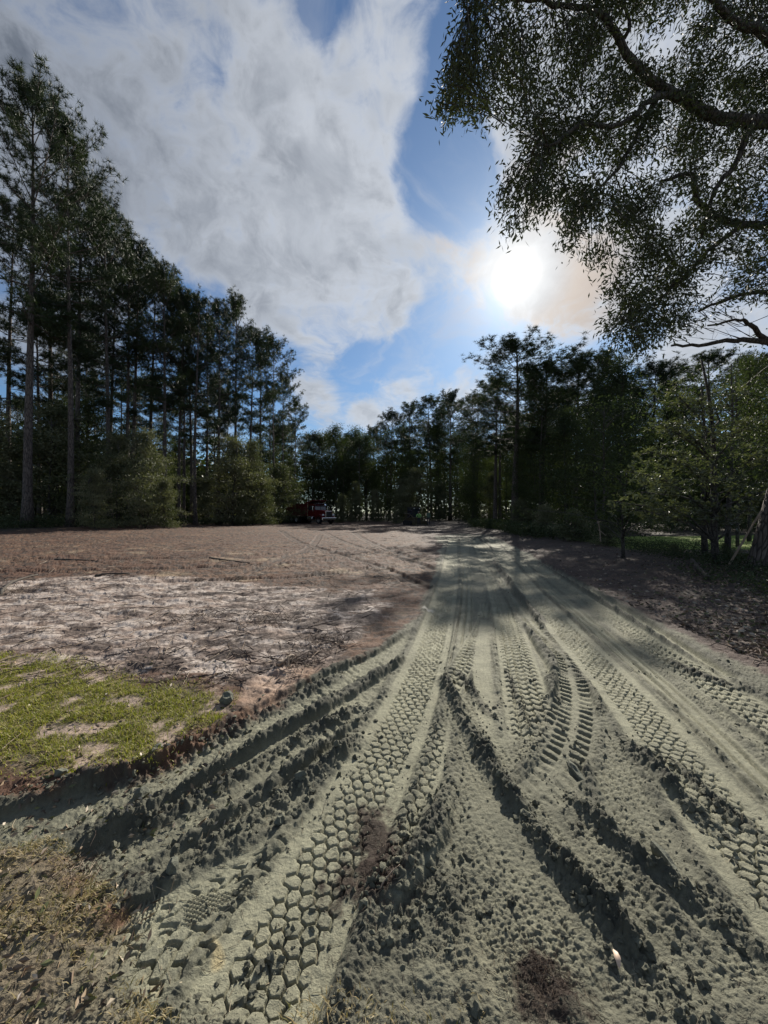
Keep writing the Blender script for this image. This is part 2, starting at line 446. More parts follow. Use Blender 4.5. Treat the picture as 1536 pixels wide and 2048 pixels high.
def poly_sd(X, Y, P):
    """signed distance to closed polygon, positive inside (metres)"""
    P = np.asarray(P); ins = np.zeros(X.shape, bool); n = len(P); best = np.full(X.shape, 1e9)
    for i in range(n):
        ax, ay = P[i]; bx, by = P[(i + 1) % n]
        c = ((ay > Y) != (by > Y)) & (X < (bx - ax) * (Y - ay) / (by - ay + 1e-12) + ax); ins ^= c
        dx, dy = bx - ax, by - ay; L2 = dx * dx + dy * dy + 1e-12
        t = np.clip(((X - ax) * dx + (Y - ay) * dy) / L2, 0, 1)
        best = np.minimum(best, np.hypot(X - ax - t * dx, Y - ay - t * dy))
    return np.where(ins, best, -best)

MUD = GP([(868, 1072), (880, 1092), (872, 1130), (860, 1180), (835, 1235), (760, 1290), (690, 1325), (600, 1362), (540, 1415), (440, 1470), (330, 1530), (200, 1565), (0, 1595), (-400, 1640),
          (-400, 1800), (0, 1690), (110, 1710), (180, 1790), (240, 1870), (130, 1960), (60, 2100), (60, 2600), (2600, 2600), (2600, 1800), (1800, 1480), (1536, 1350), (1400, 1285), (1250, 1210), (1120, 1140), (1020, 1090), (975, 1073), (920, 1068)])
SAND = GP([(-600, 1170), (0, 1165), (220, 1148), (450, 1160), (640, 1180), (740, 1182), (765, 1230), (710, 1270), (650, 1330), (570, 1372), (430, 1372), (250, 1345), (100, 1315), (-600, 1310)])
GRASS = GP([(-700, 1310), (0, 1308), (150, 1315), (230, 1345), (300, 1372), (400, 1365), (468, 1392), (450, 1440), (400, 1465), (330, 1522), (250, 1548), (120, 1545), (0, 1545), (-700, 1570)])
DRY = GP([(-700, 1650), (0, 1680), (110, 1705), (190, 1800), (250, 1880), (200, 1960), (240, 2020), (330, 2120), (-700, 2400)])
DRY2 = GP([(540, 2100), (600, 2010), (700, 1975), (830, 1990), (960, 2020), (1010, 2100)])
TAN = GP([(470, 1400), (520, 1345), (600, 1330), (640, 1340), (560, 1400), (500, 1430)])
TUFTS = [(745, 1660, .10, .22), (735, 1745, .15, .14), (1100, 1990, .11, .07), (1075, 1935, .06, .05)]

def tread(kind, d, s, hw, sl):
    a = np.abs(d) / hw
    if kind == 'hex':
        w1 = fbm(d * 9, s * 9, 2, 5) * .22
        x = d / .066 + w1 * 1.35; y = s / .064 + fbm(d * 9, s * 9, 2, 9) * .30
        r3 = 1.7320508
        ax = np.mod(x, 1) - .5; ay = np.mod(y, r3) - r3 / 2; bx = np.mod(x - .5, 1) - .5; by = np.mod(y - r3 / 2, r3) - r3 / 2
        m = ax * ax + ay * ay < bx * bx + by * by; gx = np.abs(np.where(m, ax, bx)); gy = np.abs(np.where(m, ay, by))
        e = .5 - np.maximum(gx * .5 + gy * r3 / 2, gx)
        gr = 1 - sstep(e, .02, .105)
        band = 1 - sstep(a, .56, .70)
        cr, cr2 = worley(d * 16, s * 14, 3)
        crack = (1 - sstep(cr2 - cr, .0, .07)) * .3
        return -.016 * gr * band - .004 * crack * (1 - band) + .004 * (1 - band)
    if kind == 'chev':
        ph = s / .092 + .5 * np.abs(np.mod(d / .085 + .5, 1) * 2 - 1) + fbm(s * 8, d * 8, 2, 3) * .16
        fr = np.abs(np.mod(ph, 1) - .5) * 2
        g1 = 1 - sstep(fr, .08, .34)
        zig = d + .010 * (np.abs(np.mod(s / .092, 1) * 4 - 2) - 1)
        rib = 1 - sstep(np.abs(np.mod(zig / .066, 1) - .5) * 2, .05, .22)
        band = 1 - sstep(a, .72, .86)
        return (-.016 * g1 - .013 * rib) * band
    if kind == 'fine':
        zig = d + .005 * (np.abs(np.mod(s / .03, 1) * 4 - 2) - 1)
        rib = 1 - sstep(np.abs(np.mod(zig / .042, 1) - .5) * 2, .08, .30)
        ph = s / .044 + np.floor(zig / .042) * .5
        cut = 1 - sstep(np.abs(np.mod(ph + fbm(s * 14, d * 14, 2, 8) * .3, 1) - .5) * 2, .08, .36)
        return (-.0075 * rib - .0065 * cut + .003 * fbm(d * 30, s * 30, 3, 16, .7)) * (1 - sstep(a, .85, .97))
    if kind == 'lug':
        ph = s / .078 + .6 * np.abs(d) / hw * np.where(d > 0, 1, -1) + np.where(d > 0, .5, 0) + fbm(s * 7, d * 7, 2, 4) * .2
        fr = np.abs(np.mod(ph, 1) - .5) * 2
        g = 1 - sstep(fr, .25, .6)
        return -.020 * g * sstep(a, .12, .35) * (1 - sstep(a, .9, 1.0)) + .006
    if kind == 'churn':
        ph = s / .075 + .5 * a * np.where(d > 0, 1, -1) + fbm(s * 5, d * 5, 3, 4) * .5
        g = 1 - sstep(np.abs(np.mod(ph, 1) - .5) * 2, .2, .6)
        return (-.009 * g * sstep(a, .1, .4) * sstep(fbm(s * 2, d * 2, 2, 14), -.1, .25) + .012 * fbm(d * 22, s * 22, 4, 15, .65) + .006)
    if kind == 'stripe':
        return .012 * fbm(d * 22, s * .5, 3, 6) - .016 * (1 - sstep(np.abs(np.mod(d / .085, 1) - .5) * 2, .1, .45))
    return .003 * fbm(d * 30, s * 1.5, 2, 6)

# (points, half width, sink, tread, shoulder height left/right)
TRACKS = [
    ([(1005, 1078), (1100, 1150), (1230, 1240), (1400, 1350), (1650, 1510)], .20, .025, 'chev', .02, .03),
    ([(940, 1074), (955, 1120), (968, 1200), (980, 1280), (1000, 1360), (1040, 1450), (1100, 1560), (1190, 1680), (1330, 1850), (1500, 2060)], .22, .020, 'fine', .02, .03),
    ([(1090, 1190), (1150, 1300), (1190, 1400), (1225, 1500), (1280, 1610), (1380, 1740), (1560, 1920)], .17, .025, 'fine', .02, .035),
    ([(870, 1300), (905, 1390), (955, 1490), (1020, 1600), (1100, 1730), (1220, 1900), (1330, 2070)], .19, .020, 'fine', .01, .03),
    ([(850, 1380), (880, 1470), (925, 1590), (985, 1720), (1060, 1870), (1150, 2060)], .20, .012, 'fine', .01, .01),
    ([(1085, 1150), (1180, 1230), (1300, 1330), (1430, 1440), (1600, 1580)], .16, .020, 'fine', .01, .02),
    ([(995, 1078), (1065, 1150), (1150, 1225), (1280, 1340), (1400, 1460), (1536, 1600), (1750, 1820)], .17, .020, 'stripe', .02, .03),
    ([(930, 1074), (930, 1130), (928, 1200), (920, 1260), (908, 1330), (900, 1390)], .16, .015, 'stripe', .01, .01),
    ([(975, 1200), (970, 1240), (945, 1290), (912, 1350), (880, 1400)], .12, .015, 'chev', .01, .01),
    ([(975, 1230), (965, 1300), (968, 1380), (985, 1440), (1020, 1500)], .09, .018, 'smooth', .01, .01),
    ([(950, 1078), (975, 1130), (1003, 1200), (1026, 1280), (1045, 1360), (1062, 1430), (1078, 1492)], .19, .030, 'chev', .02, .02),
    ([(955, 1085), (985, 1125), (1018, 1180), (1060, 1240), (1105, 1285), (1133, 1320), (1143, 1360), (1128, 1420), (1092, 1480)], .10, .035, 'lug', .03, .03),
    ([(1133, 1330), (1150, 1380), (1148, 1450), (1118, 1530), (1060, 1600)], .12, .030, 'lug', .02, .02),
    ([(983, 1080), (1035, 1150), (1105, 1230), (1195, 1325), (1268, 1405), (1340, 1495), (1420, 1595), (1540, 1740), (1720, 1950)], .22, .032, 'hex', .03, .03),
    ([(845, 1262), (785, 1305), (700, 1345), (600, 1395), (480, 1465), (330, 1548), (150, 1612), (-60, 1670), (-300, 1740)], .16, .050, 'churn', .03, .04),
    ([(850, 1310), (780, 1366), (680, 1428), (560, 1500), (420, 1590), (260, 1685), (110, 1765)], .15, .055, 'churn', .03, .04),
    ([(842, 1358), (785, 1418), (700, 1495), (600, 1580), (490, 1660), (330, 1770)], .13, .040, 'churn', .03, .03),
    ([(885, 1560), (880, 1640), (850, 1705), (800, 1770), (745, 1830)], .05, -.03, 'smooth', 0, 0),
    ([(780, 1560), (745, 1600), (650, 1680), (540, 1745), (420, 1815), (310, 1880), (190, 1980)], .20, .030, 'chev', .03, .03),
    ([(880, 1420), (862, 1500), (832, 1590), (780, 1690), (720, 1790)], .10, .024, 'hex', .02, .02),
    ([(905, 1074), (902, 1120), (892, 1180), (868, 1270), (835, 1360), (800, 1440), (752, 1530), (700, 1625), (640, 1730), (590, 1830), (520, 1960), (460, 2100)], .215, .040, 'hex', .03, .03),
]
for k in range(11):   # long narrow ruts that fan out of the road's far end
    a_ = k / 10.0; o_ = [0, 6, -8, 5, -4, 8, -6, 3, -5, 4, 0][k]
    TRACKS.insert(k, ([(903 + 98 * a_, 1076), (895 + 200 * a_ + o_, 1130), (885 + 330 * a_ + o_ * 2, 1200), (868 + 480 * a_ + o_, 1280), (850 + 620 * a_, 1360)], .05 + .02 * (k % 3), .032, 'stripe', .022, .022))
RIDGES = [  # crumbly ridges thrown up between tracks: points, half width, height
    ([(880, 1340), (930, 1445), (1005, 1560), (1085, 1680), (1190, 1795), (1310, 1935), (1430, 2060)], .050, .085),
    ([(1125, 1570), (1255, 1690), (1400, 1810), (1560, 1935)], .040, .070),
    ([(1250, 1465), (1340, 1570), (1480, 1695)], .045, .075),
    ([(1330, 1500), (1430, 1600), (1600, 1720)], .04, .03),
    ([(1320, 1305), (1400, 1345), (1560, 1400)], .06, .04),
    ([(700, 1335), (560, 1405), (400, 1485), (250, 1545), (60, 1575)], .06, .065),
    ([(740, 1395), (620, 1455), (480, 1535), (340, 1610), (150, 1690)], .055, .065),
    ([(740, 1455), (640, 1530), (520, 1620), (380, 1700), (320, 1740)], .055, .075),
    ([(985, 1120), (1040, 1190), (1095, 1250)], .08, .02),
    ([(880, 1560), (860, 1660), (780, 1760), (700, 1800)], .07, .04),
    ([(1010, 1330), (1040, 1400), (1060, 1450)], .02, .015),
    ([(960, 1730), (900, 1800), (830, 1870)], .07, .03),
    ([(600, 1860), (560, 1880), (500, 1960)], .06, .03),
    ([(905, 1330), (960, 1400), (1000, 1450)], .03, .03),
]
FIELD_TRACKS = [
    ([(480, 1150), (560, 1120), (620, 1095), (640, 1070)], .2, .03),
    ([(700, 1060), (740, 1085), (830, 1120)], .2, .03),
    ([(300, 1165), (480, 1158), (640, 1150), (780, 1130)], .2, .03),  # faint machine tracks in the brown field
    ([(-200, 1150), (150, 1140), (400, 1135), (600, 1125), (760, 1105), (850, 1080)], .22, .03),
    ([(-200, 1120), (200, 1118), (480, 1112), (700, 1098), (800, 1080)], .22, .03),
    ([(560, 1060), (590, 1080), (680, 1110), (760, 1135), (850, 1180)], .2, .03),
    ([(640, 1060), (690, 1085), (780, 1110), (870, 1140)], .2, .03),
    ([(100, 1090), (300, 1080), (520, 1068), (700, 1064)], .25, .03),
]

# grid: rows follow depth, columns fan out, so near ground is finest
pxs = np.concatenate([-90 - (np.geomspace(1, 84, 62)[::-1] - 1) * 30, np.linspace(-90, 1626, 985)[1:], (1626 + (np.geomspace(1, 84, 62) - 1) * 30)[1:]])
pys = np.concatenate([(2130 + (np.geomspace(1, 60, 75) - 1) * 42)[::-1][:-1], np.linspace(2130, 1520, 300, endpoint=False), np.linspace(1520, 1200, 245, endpoint=False), np.linspace(1200, 1100, 90, endpoint=False), np.linspace(1100, 1047, 95, endpoint=False), np.linspace(1047, 1029, 40)])
U = (pxs - 768) / FPX; DY = FPX * CAM_H / (pys - HORIZON)
GXX = DY[:, None] * U[None, :]; GYY = np.broadcast_to(DY[:, None], GXX.shape).copy()
NR, NC = GXX.shape
X = GXX.ravel(); Y = GYY.ravel()
Z0 = relief(X, Y)
far = sstep(Y, 9, 40)
wob = fbm(X * 1.7, Y * 1.7, 4, 50) * .10 + fbm(X * .3, Y * .3, 2, 51) * .02 * Y.clip(0, 20)
soft = .05 + .012 * Y
def region(P, k=1.0): return sstep(poly_sd(X, Y, P) + wob * k, -soft, soft)
mud = sstep(poly_sd(X, Y, MUD) + wob * .8 + .10 * fbm(X * 7, Y * 7, 4, 54, .65), -.04, .05); sand = sstep(poly_sd(X, Y, SAND) + wob * 1.5 + .75 * fbm(X * 1.3, Y * 1.8, 5, 52, .70), -.14, .20); grs = sstep(poly_sd(X, Y, GRASS) + .22 * fbm(X * 4, Y * 5, 5, 53, .65), -.05, .12); dry = region(DRY, 1.0); dry2 = region(DRY2, 1.2); tan = region(TAN)
near = 1 - sstep(Y, 4, 12)
# base roughness
n_a = fbm(X * 3.1, Y * 3.1, 4, 1); n_b = fbm(X * 14, Y * 14, 4, 2, .6); n_c = fbm(X * 55, Y * 55, 3, 3, .6)
w1, w2 = worley(X * 26, Y * 26, 5); w3, w4 = worley(X * 11, Y * 11, 6)
clod = np.clip(.62 - w1, 0, 1) * .55 * (.5 + n_b) + np.clip(.6 - w3, 0, 1) * .9 * sstep(n_a, -.1, .5)
H = Z0 + .012 * n_a + .008 * n_b + .0035 * n_c
H += mud * ((.007 + .007 * sstep(fbm(X * 1.5, Y * 1.5, 3, 98), -.1, .25)) * clod + .005 * n_b)
sa, sb_ = worley(X * 5 + n_b, Y * 5, 8)
H += (1 - mud) * (.055 * fbm(X * .9, Y * 2.4, 5, 20, .70) + .03 * np.clip(.5 - sa, 0, 1) + .034 * fbm(X * 3.4, Y * 8, 4, 21, .66)) * (.45 + .9 * sstep(Y, 4, 12)) * (1 - .5 * grs)
H += sand * .055 * fbm(X * 2.4, Y * 3.6, 5, 22, .52)
inwood = sstep(X, 6, 10) * sstep(Y, 6, 12)
H += .04 * inwood * fbm(X * .8, Y * .8, 3, 24)
comp = np.zeros(X.shape)   # how compacted / pale (dry crust pressed by tyres)
churn = np.zeros(X.shape)
fieldt = np.zeros(X.shape)
def apply_track(pts, hw, sink, kind, rl, rr, fld=False):
    P = smooth(GP(pts)); pad = hw + .3
    lo = P.min(0) - pad; hi = P.max(0) + pad
    ix = np.nonzero((X > lo[0]) & (X < hi[0]) & (Y > lo[1]) & (Y < hi[1]))[0]
    if not len(ix): return
    x, y = X[ix], Y[ix]
    d, s, L = seg_dist(x, y, P)
    d = d + .006 * n_b[ix]
    # the far and near ends fade
    endf = sstep(s, 0, .25 + .02 * y) * sstep(L - s, 0, .15)
    a = np.abs(d)
    w = (1 - sstep(a, hw - .015, hw + .02)) * endf
    # each row of the pattern fades where the tyre slipped
    fade = (.30 + .70 * sstep(fbm(x * 2.5, y * 2.5, 3, 60 + int(hw * 100)), -.3, .12)) if kind in ('fine', 'lug', 'churn') else (.6 + .4 * sstep(fbm(x * 2.5, y * 2.5, 3, 60 + int(hw * 100)), -.45, .0))
    nearb = (1 - .25 * sstep(y, 8, 30)); deep = (1 if kind != 'fine' else .7 + .3 * sstep(y, 1.6, 2.6)) + .6 * sstep(y, 2.2, 4) * (1 - sstep(y, 9, 16))
    tr = tread(kind, d, s, hw, L) * fade * deep * (1.25 if not fld else 1)
    tgt = Z0[ix] + .008 * n_a[ix] - sink * nearb + tr + .0022 * n_c[ix] + .003 * n_b[ix]
    blend = .92 if kind != 'fine' else .84
    H[ix] = H[ix] * (1 - w * blend) + tgt * w * blend
    side = np.where(d > 0, rr, rl)
    b = np.exp(-((a - hw - .045) / .04) ** 2) * endf * side * nearb
    clump = .35 + 1.1 * sstep(fbm(x * 5, y * 5, 3, 70), -.35, .45) + .9 * np.clip(.6 - w3[ix], 0, 1) + .5 * np.clip(.6 - w1[ix], 0, 1)
    H[ix] += b * np.minimum(clump, 1.7) * .55
    if fld: fieldt[ix] = np.maximum(fieldt[ix], w * (.35 + .65 * (tr < -.008)))
    if not fld:
        comp[ix] = np.maximum(comp[ix] * (1 - w), w * (1.0 if kind in ('hex', 'stripe', 'smooth', 'chev') else (.38 + .3 * sstep(y, 1.8, 3))))
        churn[ix] = np.maximum(churn[ix] * (1 - w * .9), np.clip(b / .04, 0, 1))
for pts, hw, sk in FIELD_TRACKS: apply_track(pts, hw, sk * 1.4, 'lug', .025, .03, True)
for tr_ in TRACKS: apply_track(*tr_)
for pts, hw, hh in RIDGES:
    P = smooth(GP(pts)); pad = hw * 3 + .1; lo = P.min(0) - pad; hi = P.max(0) + pad
    ix = np.nonzero((X > lo[0]) & (X < hi[0]) & (Y > lo[1]) & (Y < hi[1]))[0]
    d, s, L = seg_dist(X[ix], Y[ix], P)
    d = d + .03 * n_a[ix] + .02 * n_b[ix]
    e = sstep(s, 0, .3) * sstep(L - s, 0, .3)
    amp = .45 + .8 * sstep(fbm(s * 3, s * 0 + hw * 10, 3, 80), -.5, .4)
    b = np.exp(-(np.abs(d) / hw) ** 2.2) * e * amp
    H[ix] += b * hh * (.55 + .35 * np.clip(.6 - w3[ix], 0, 1) + .35 * np.clip(.55 - w1[ix], 0, 1) + .28 * n_b[ix]) + b * (.010 * n_b[ix] + .006 * n_c[ix] + .016 * np.clip(.5 - w1[ix], 0, 1))
    churn[ix] = np.maximum(churn[ix], b); comp[ix] *= 1 - b
# shoe prints in the pressed mud
def shoe(cx, cy, px2, py2, wd):
    a = np.array(G(cx, cy)); b = np.array(G(px2, py2)); ax = (b - a); L = np.linalg.norm(ax); ax /= L; nx = np.array((-ax[1], ax[0]))
    u = (X - a[0]) * ax[0] + (Y - a[1]) * ax[1]; v = (X - a[0]) * nx[0] + (Y - a[1]) * nx[1]
    t = np.clip(u / L, 0, 1); hwid = wd * (.42 + .16 * np.sin(t * 5.2 + .6) * 1 + .0 * t)
    ins = sstep(u, -.01, .02) * sstep(L - u, -.01, .02) * (1 - sstep(np.abs(v), hwid - .006, hwid + .004))
    pat = .5 + .5 * np.sign(np.sin(u * 2 * math.pi / .022) * np.sin(v * 2 * math.pi / .019 + .8 * np.sin(u * 90)))
    global H
    H = H * (1 - ins) + ins * (Z0 - .030 + .007 * pat)
shoe(365, 1812, 505, 1760, .095)
shoe(268, 1830, 330, 1772, .10)
# root tufts are small mounds
for px, py, rx, ry in TUFTS:
    cx, cy = G(px, py); r = np.sqrt(((X - cx) / rx) ** 2 + ((Y - cy) / ry) ** 2) + .5 * n_b
    H += .012 * (1 - sstep(r, .3, 1.1))
dH = H - Z0; near_m = Y < 8
H = np.where(near_m & (dH > .050), Z0 + .050 + .03 * np.tanh((dH - .050) / .03), H)
rough = (.5 + .5 * mud) * (1 - comp) * (1 - sstep(Y, 5, 9)) * (1 - .7 * grs)
H += rough * (.35 + .8 * sstep(fbm(X * 2.2, Y * 2.2, 3, 99), -.1, .3)) * (.006 * n_c + .010 * np.clip(.45 - w1, 0, 1) + .003 * fbm(X * 110, Y * 110, 2, 97))
# outside the well-resolved part of the sheet only the broader relief is kept
PXV = 768 + FPX * X / Y; PYV = HORIZON + FPX * CAM_H / Y
outer_f = np.maximum(np.maximum(sstep(-PXV, 90, 420), sstep(PXV, 1626, 1960)), sstep(PYV, 2130, 2500))
H = Z0 + (H - Z0) * (1 - .82 * outer_f)
# far away the fine relief softens so that the sheet stays quiet
H = Z0 + (H - Z0) * (1 - .45 * far)

# albedo per vertex
def C(*c): return np.array(c)
def mixc(a, b, f): return a + (b - a) * f[:, None]
big = fbm(X * .45, Y * .45, 4, 30); med = fbm(X * 2.2, Y * 3.5, 4, 31); sm = fbm(X * 9, Y * 12, 3, 32)
brown = mixc(np.tile(C(.100, .050, .030), (len(X), 1)), C(.170, .098, .058), sstep(big + .5 * med, -.25, .5))
brown = mixc(brown, C(.052, .036, .028), sstep(med + .8 * sm + .2 * big, -.12, .26) * .9)  # dark soil patches; the field's small shadow lines are painted in with them
brown = mixc(brown, C(.34, .26, .17), sstep(fbm(X * .6, Y * .9, 3, 36), .18, .45) * (1 - sstep(Y, 12, 22)) * .6)
brown = brown * (.90 - .22 * sstep(fbm(X * .7, Y * 2.0, 5, 58, .68), -.05, .3))[:, None]
brown = brown * (1 - .55 * fieldt * (1 - sstep(Y, 35, 60)))[:, None]
shade_soil = C(.085, .062, .052)  # purple-brown soil on the right, with tree shade put into its darker colour
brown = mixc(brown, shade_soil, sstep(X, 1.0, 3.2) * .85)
sandc = mixc(np.tile(C(.40, .345, .305), (len(X), 1)), C(.22, .165, .135), sstep(med + .3 * sm, -.3, .3))
deb = sstep(fbm(X * 1.3, Y * 2.6, 6, 34, .72) * 1.7 + .5 * sm + .30 * sstep(X, -3.5, -.6), .0, .34)
sandc = mixc(sandc, C(.075, .055, .046), deb * .88)
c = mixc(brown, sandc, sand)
c = mixc(c, C(.34, .235, .17), tan * .7)
mudc = mixc(np.tile(C(.108, .107, .078), (len(X), 1)), C(.255, .250, .176), comp * (1 - .25 * sstep(med, -.2, .4)))
mudc = mixc(mudc, C(.145, .144, .104), sstep(n_a + .4 * n_b, -.2, .5) * .7 * (1 - comp))
mudc = mixc(mudc, C(.060, .060, .046), churn * .75)
mudc = mixc(mudc, C(.235, .22, .15), sstep(fbm(X * 1.1, Y * 1.1, 3, 37), .1, .5) * .35)
mudc = mixc(mudc, C(.40, .33, .18), sstep(fbm(X * 6, Y * 6, 2, 38) + .1, .42, .7) * (1 - sstep(poly_sd(X, Y, GP([(300, 2200), (330, 1850), (680, 1850), (640, 2200)])), .05, -.05)) * .8)
mudc = mixc(mudc, C(.33, .31, .23), sstep(Y, 5, 9) * (1 - sstep(np.abs(X - 1.8 - (Y - 6) * .05), .6, 1.7)) * .35 * sstep(big, -.3, .3))
c = mixc(c, mudc, mud)
c = mixc(c, C(.50, .47, .40), sstep(sand * 0 + fbm(X * 1.9, Y * 1.9, 2, 39), .30, .42) * sstep(poly_sd(X, Y, GP([(820, 1200), (870, 1190), (860, 1240), (810, 1240)])) + .1, -.1, .1) * .9)
c = mixc(c, C(.15, .13, .07), grs * (.35 + .5 * sstep(poly_sd(X, Y, GRASS) + .25 * n_a, 0, .3)))
c = mixc(c, C(.34, .26, .21), grs * sstep(fbm(X * 3.4, Y * 3.4, 3, 33), .12, .38) * .85)
c = mixc(c, C(.16, .14, .095), np.maximum(dry, dry2 * .15) * .8)
for px, py, rx, ry in TUFTS:
    cx, cy = G(px, py); r = np.sqrt(((X - cx) / rx) ** 2 + ((Y - cy) / ry) ** 2) + .6 * n_b
    c = mixc(c, C(.034, .022, .016), (1 - sstep(r + .9 * n_b * .6 + .3 * sm, .5, 1.4)) * .95)
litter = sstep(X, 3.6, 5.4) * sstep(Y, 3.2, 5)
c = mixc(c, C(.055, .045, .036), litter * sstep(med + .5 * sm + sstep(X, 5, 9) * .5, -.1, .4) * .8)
LAWN = [(8.6, 13.2), (30, 13.5), (34, 23), (13, 21), (9.2, 18)]
lawn = sstep(poly_sd(X, Y, LAWN), -.3, .5)
c = mixc(c, C(.19, .25, .045), lawn)
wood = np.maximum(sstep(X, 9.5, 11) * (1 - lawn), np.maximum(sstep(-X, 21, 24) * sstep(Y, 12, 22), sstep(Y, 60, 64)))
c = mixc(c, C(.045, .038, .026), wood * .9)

# split the sheet: the muddy road and the rest are objects of their own
HG = H.reshape(NR, NC)
V = np.stack([X, Y, H], 1)
i = np.arange(NR - 1)[:, None] * NC + np.arange(NC - 1)[None, :]
F = np.stack([i, i + 1, i + NC + 1, i + NC], -1).reshape(-1, 4)
fm = mud.reshape(NR, NC); fm = (fm[:-1, :-1] + fm[1:, 1:]).ravel() / 2
# one set of vertex normals for all pieces so no seam shows
def submesh(name, sel, **tags):
    f = F[sel]; used = np.unique(f); remap = np.zeros(len(V), np.int64); remap[used] = np.arange(len(used))
    mb = MB(); mb.add(V[used], remap[f], 0, c[used])
    o = mb.obj(name, M['ground'], smooth=True, tint=True)
    return tag(o, **tags)
submesh('dirt_road', fm > .5, label='grey-green mud road with crossing tyre tracks running towards the woods', kind='structure')
submesh('ground', fm <= .5, label='cleared brown earth with white sand and roots beside the mud road', kind='structure')

def ground_z(x, y):
    x = np.asarray(x, float); y = np.asarray(y, float)
    yy = np.clip(y, DY[0], DY[-1]); py = HORIZON + FPX * CAM_H / yy; px = 768 + FPX * x / yy
    r = np.interp(-py, -pys, np.arange(NR)); q = np.interp(px, pxs, np.arange(NC))
    r0 = np.clip(np.floor(r).astype(int), 0, NR - 2); q0 = np.clip(np.floor(q).astype(int), 0, NC - 2); a = r - r0; b = q - q0
    z = (HG[r0, q0] * (1 - a) * (1 - b) + HG[r0 + 1, q0] * a * (1 - b) + HG[r0, q0 + 1] * (1 - a) * b + HG[r0 + 1, q0 + 1] * a * b)
    out = (y < DY[0]) | (y > DY[-1]) | (px < pxs[0]) | (px > pxs[-1])
    return np.where(out, relief(x, y), z)
def gz(x, y): return float(ground_z(x, y))

# land all round, out to the horizon
def outer_land():
    e = np.concatenate([-np.geomspace(1500, 62, 14), np.arange(-60, 61, 1.0), np.geomspace(62, 1500, 14)])
    XX, YY = np.meshgrid(e, e + 20); ZZ = relief(XX, YY) - .02
    n = len(e); v = np.stack([XX, YY, ZZ], -1).reshape(-1, 3)
    i = np.arange(n - 1)[:, None] * n + np.arange(n - 1)[None, :]
    f = np.stack([i, i + 1, i + n + 1, i + n], -1).reshape(-1, 4)
    x, y = v[:, 0], v[:, 1]
    ins = (y > .6) & (y < 360) & (x > U[0] * y * .97) & (x < U[-1] * y * .97)
    keep = ~ins[f].all(1)
    cc = np.tile(C(.15, .12, .08), (len(v), 1)); cc = cc * (1 + .3 * fbm(x * .2, y * .2, 3, 90))[:, None]
    cc = mixc(cc, C(.17, .175, .13), (1 - sstep(np.hypot(x, y), 3, 8)))
    mb = MB(); mb.add(v, f[keep], 0, cc)
    tag(mb.obj('ground', M['ground'], smooth=True, tint=True), label='earth and forest floor all round the clearing', kind='structure')
outer_land()

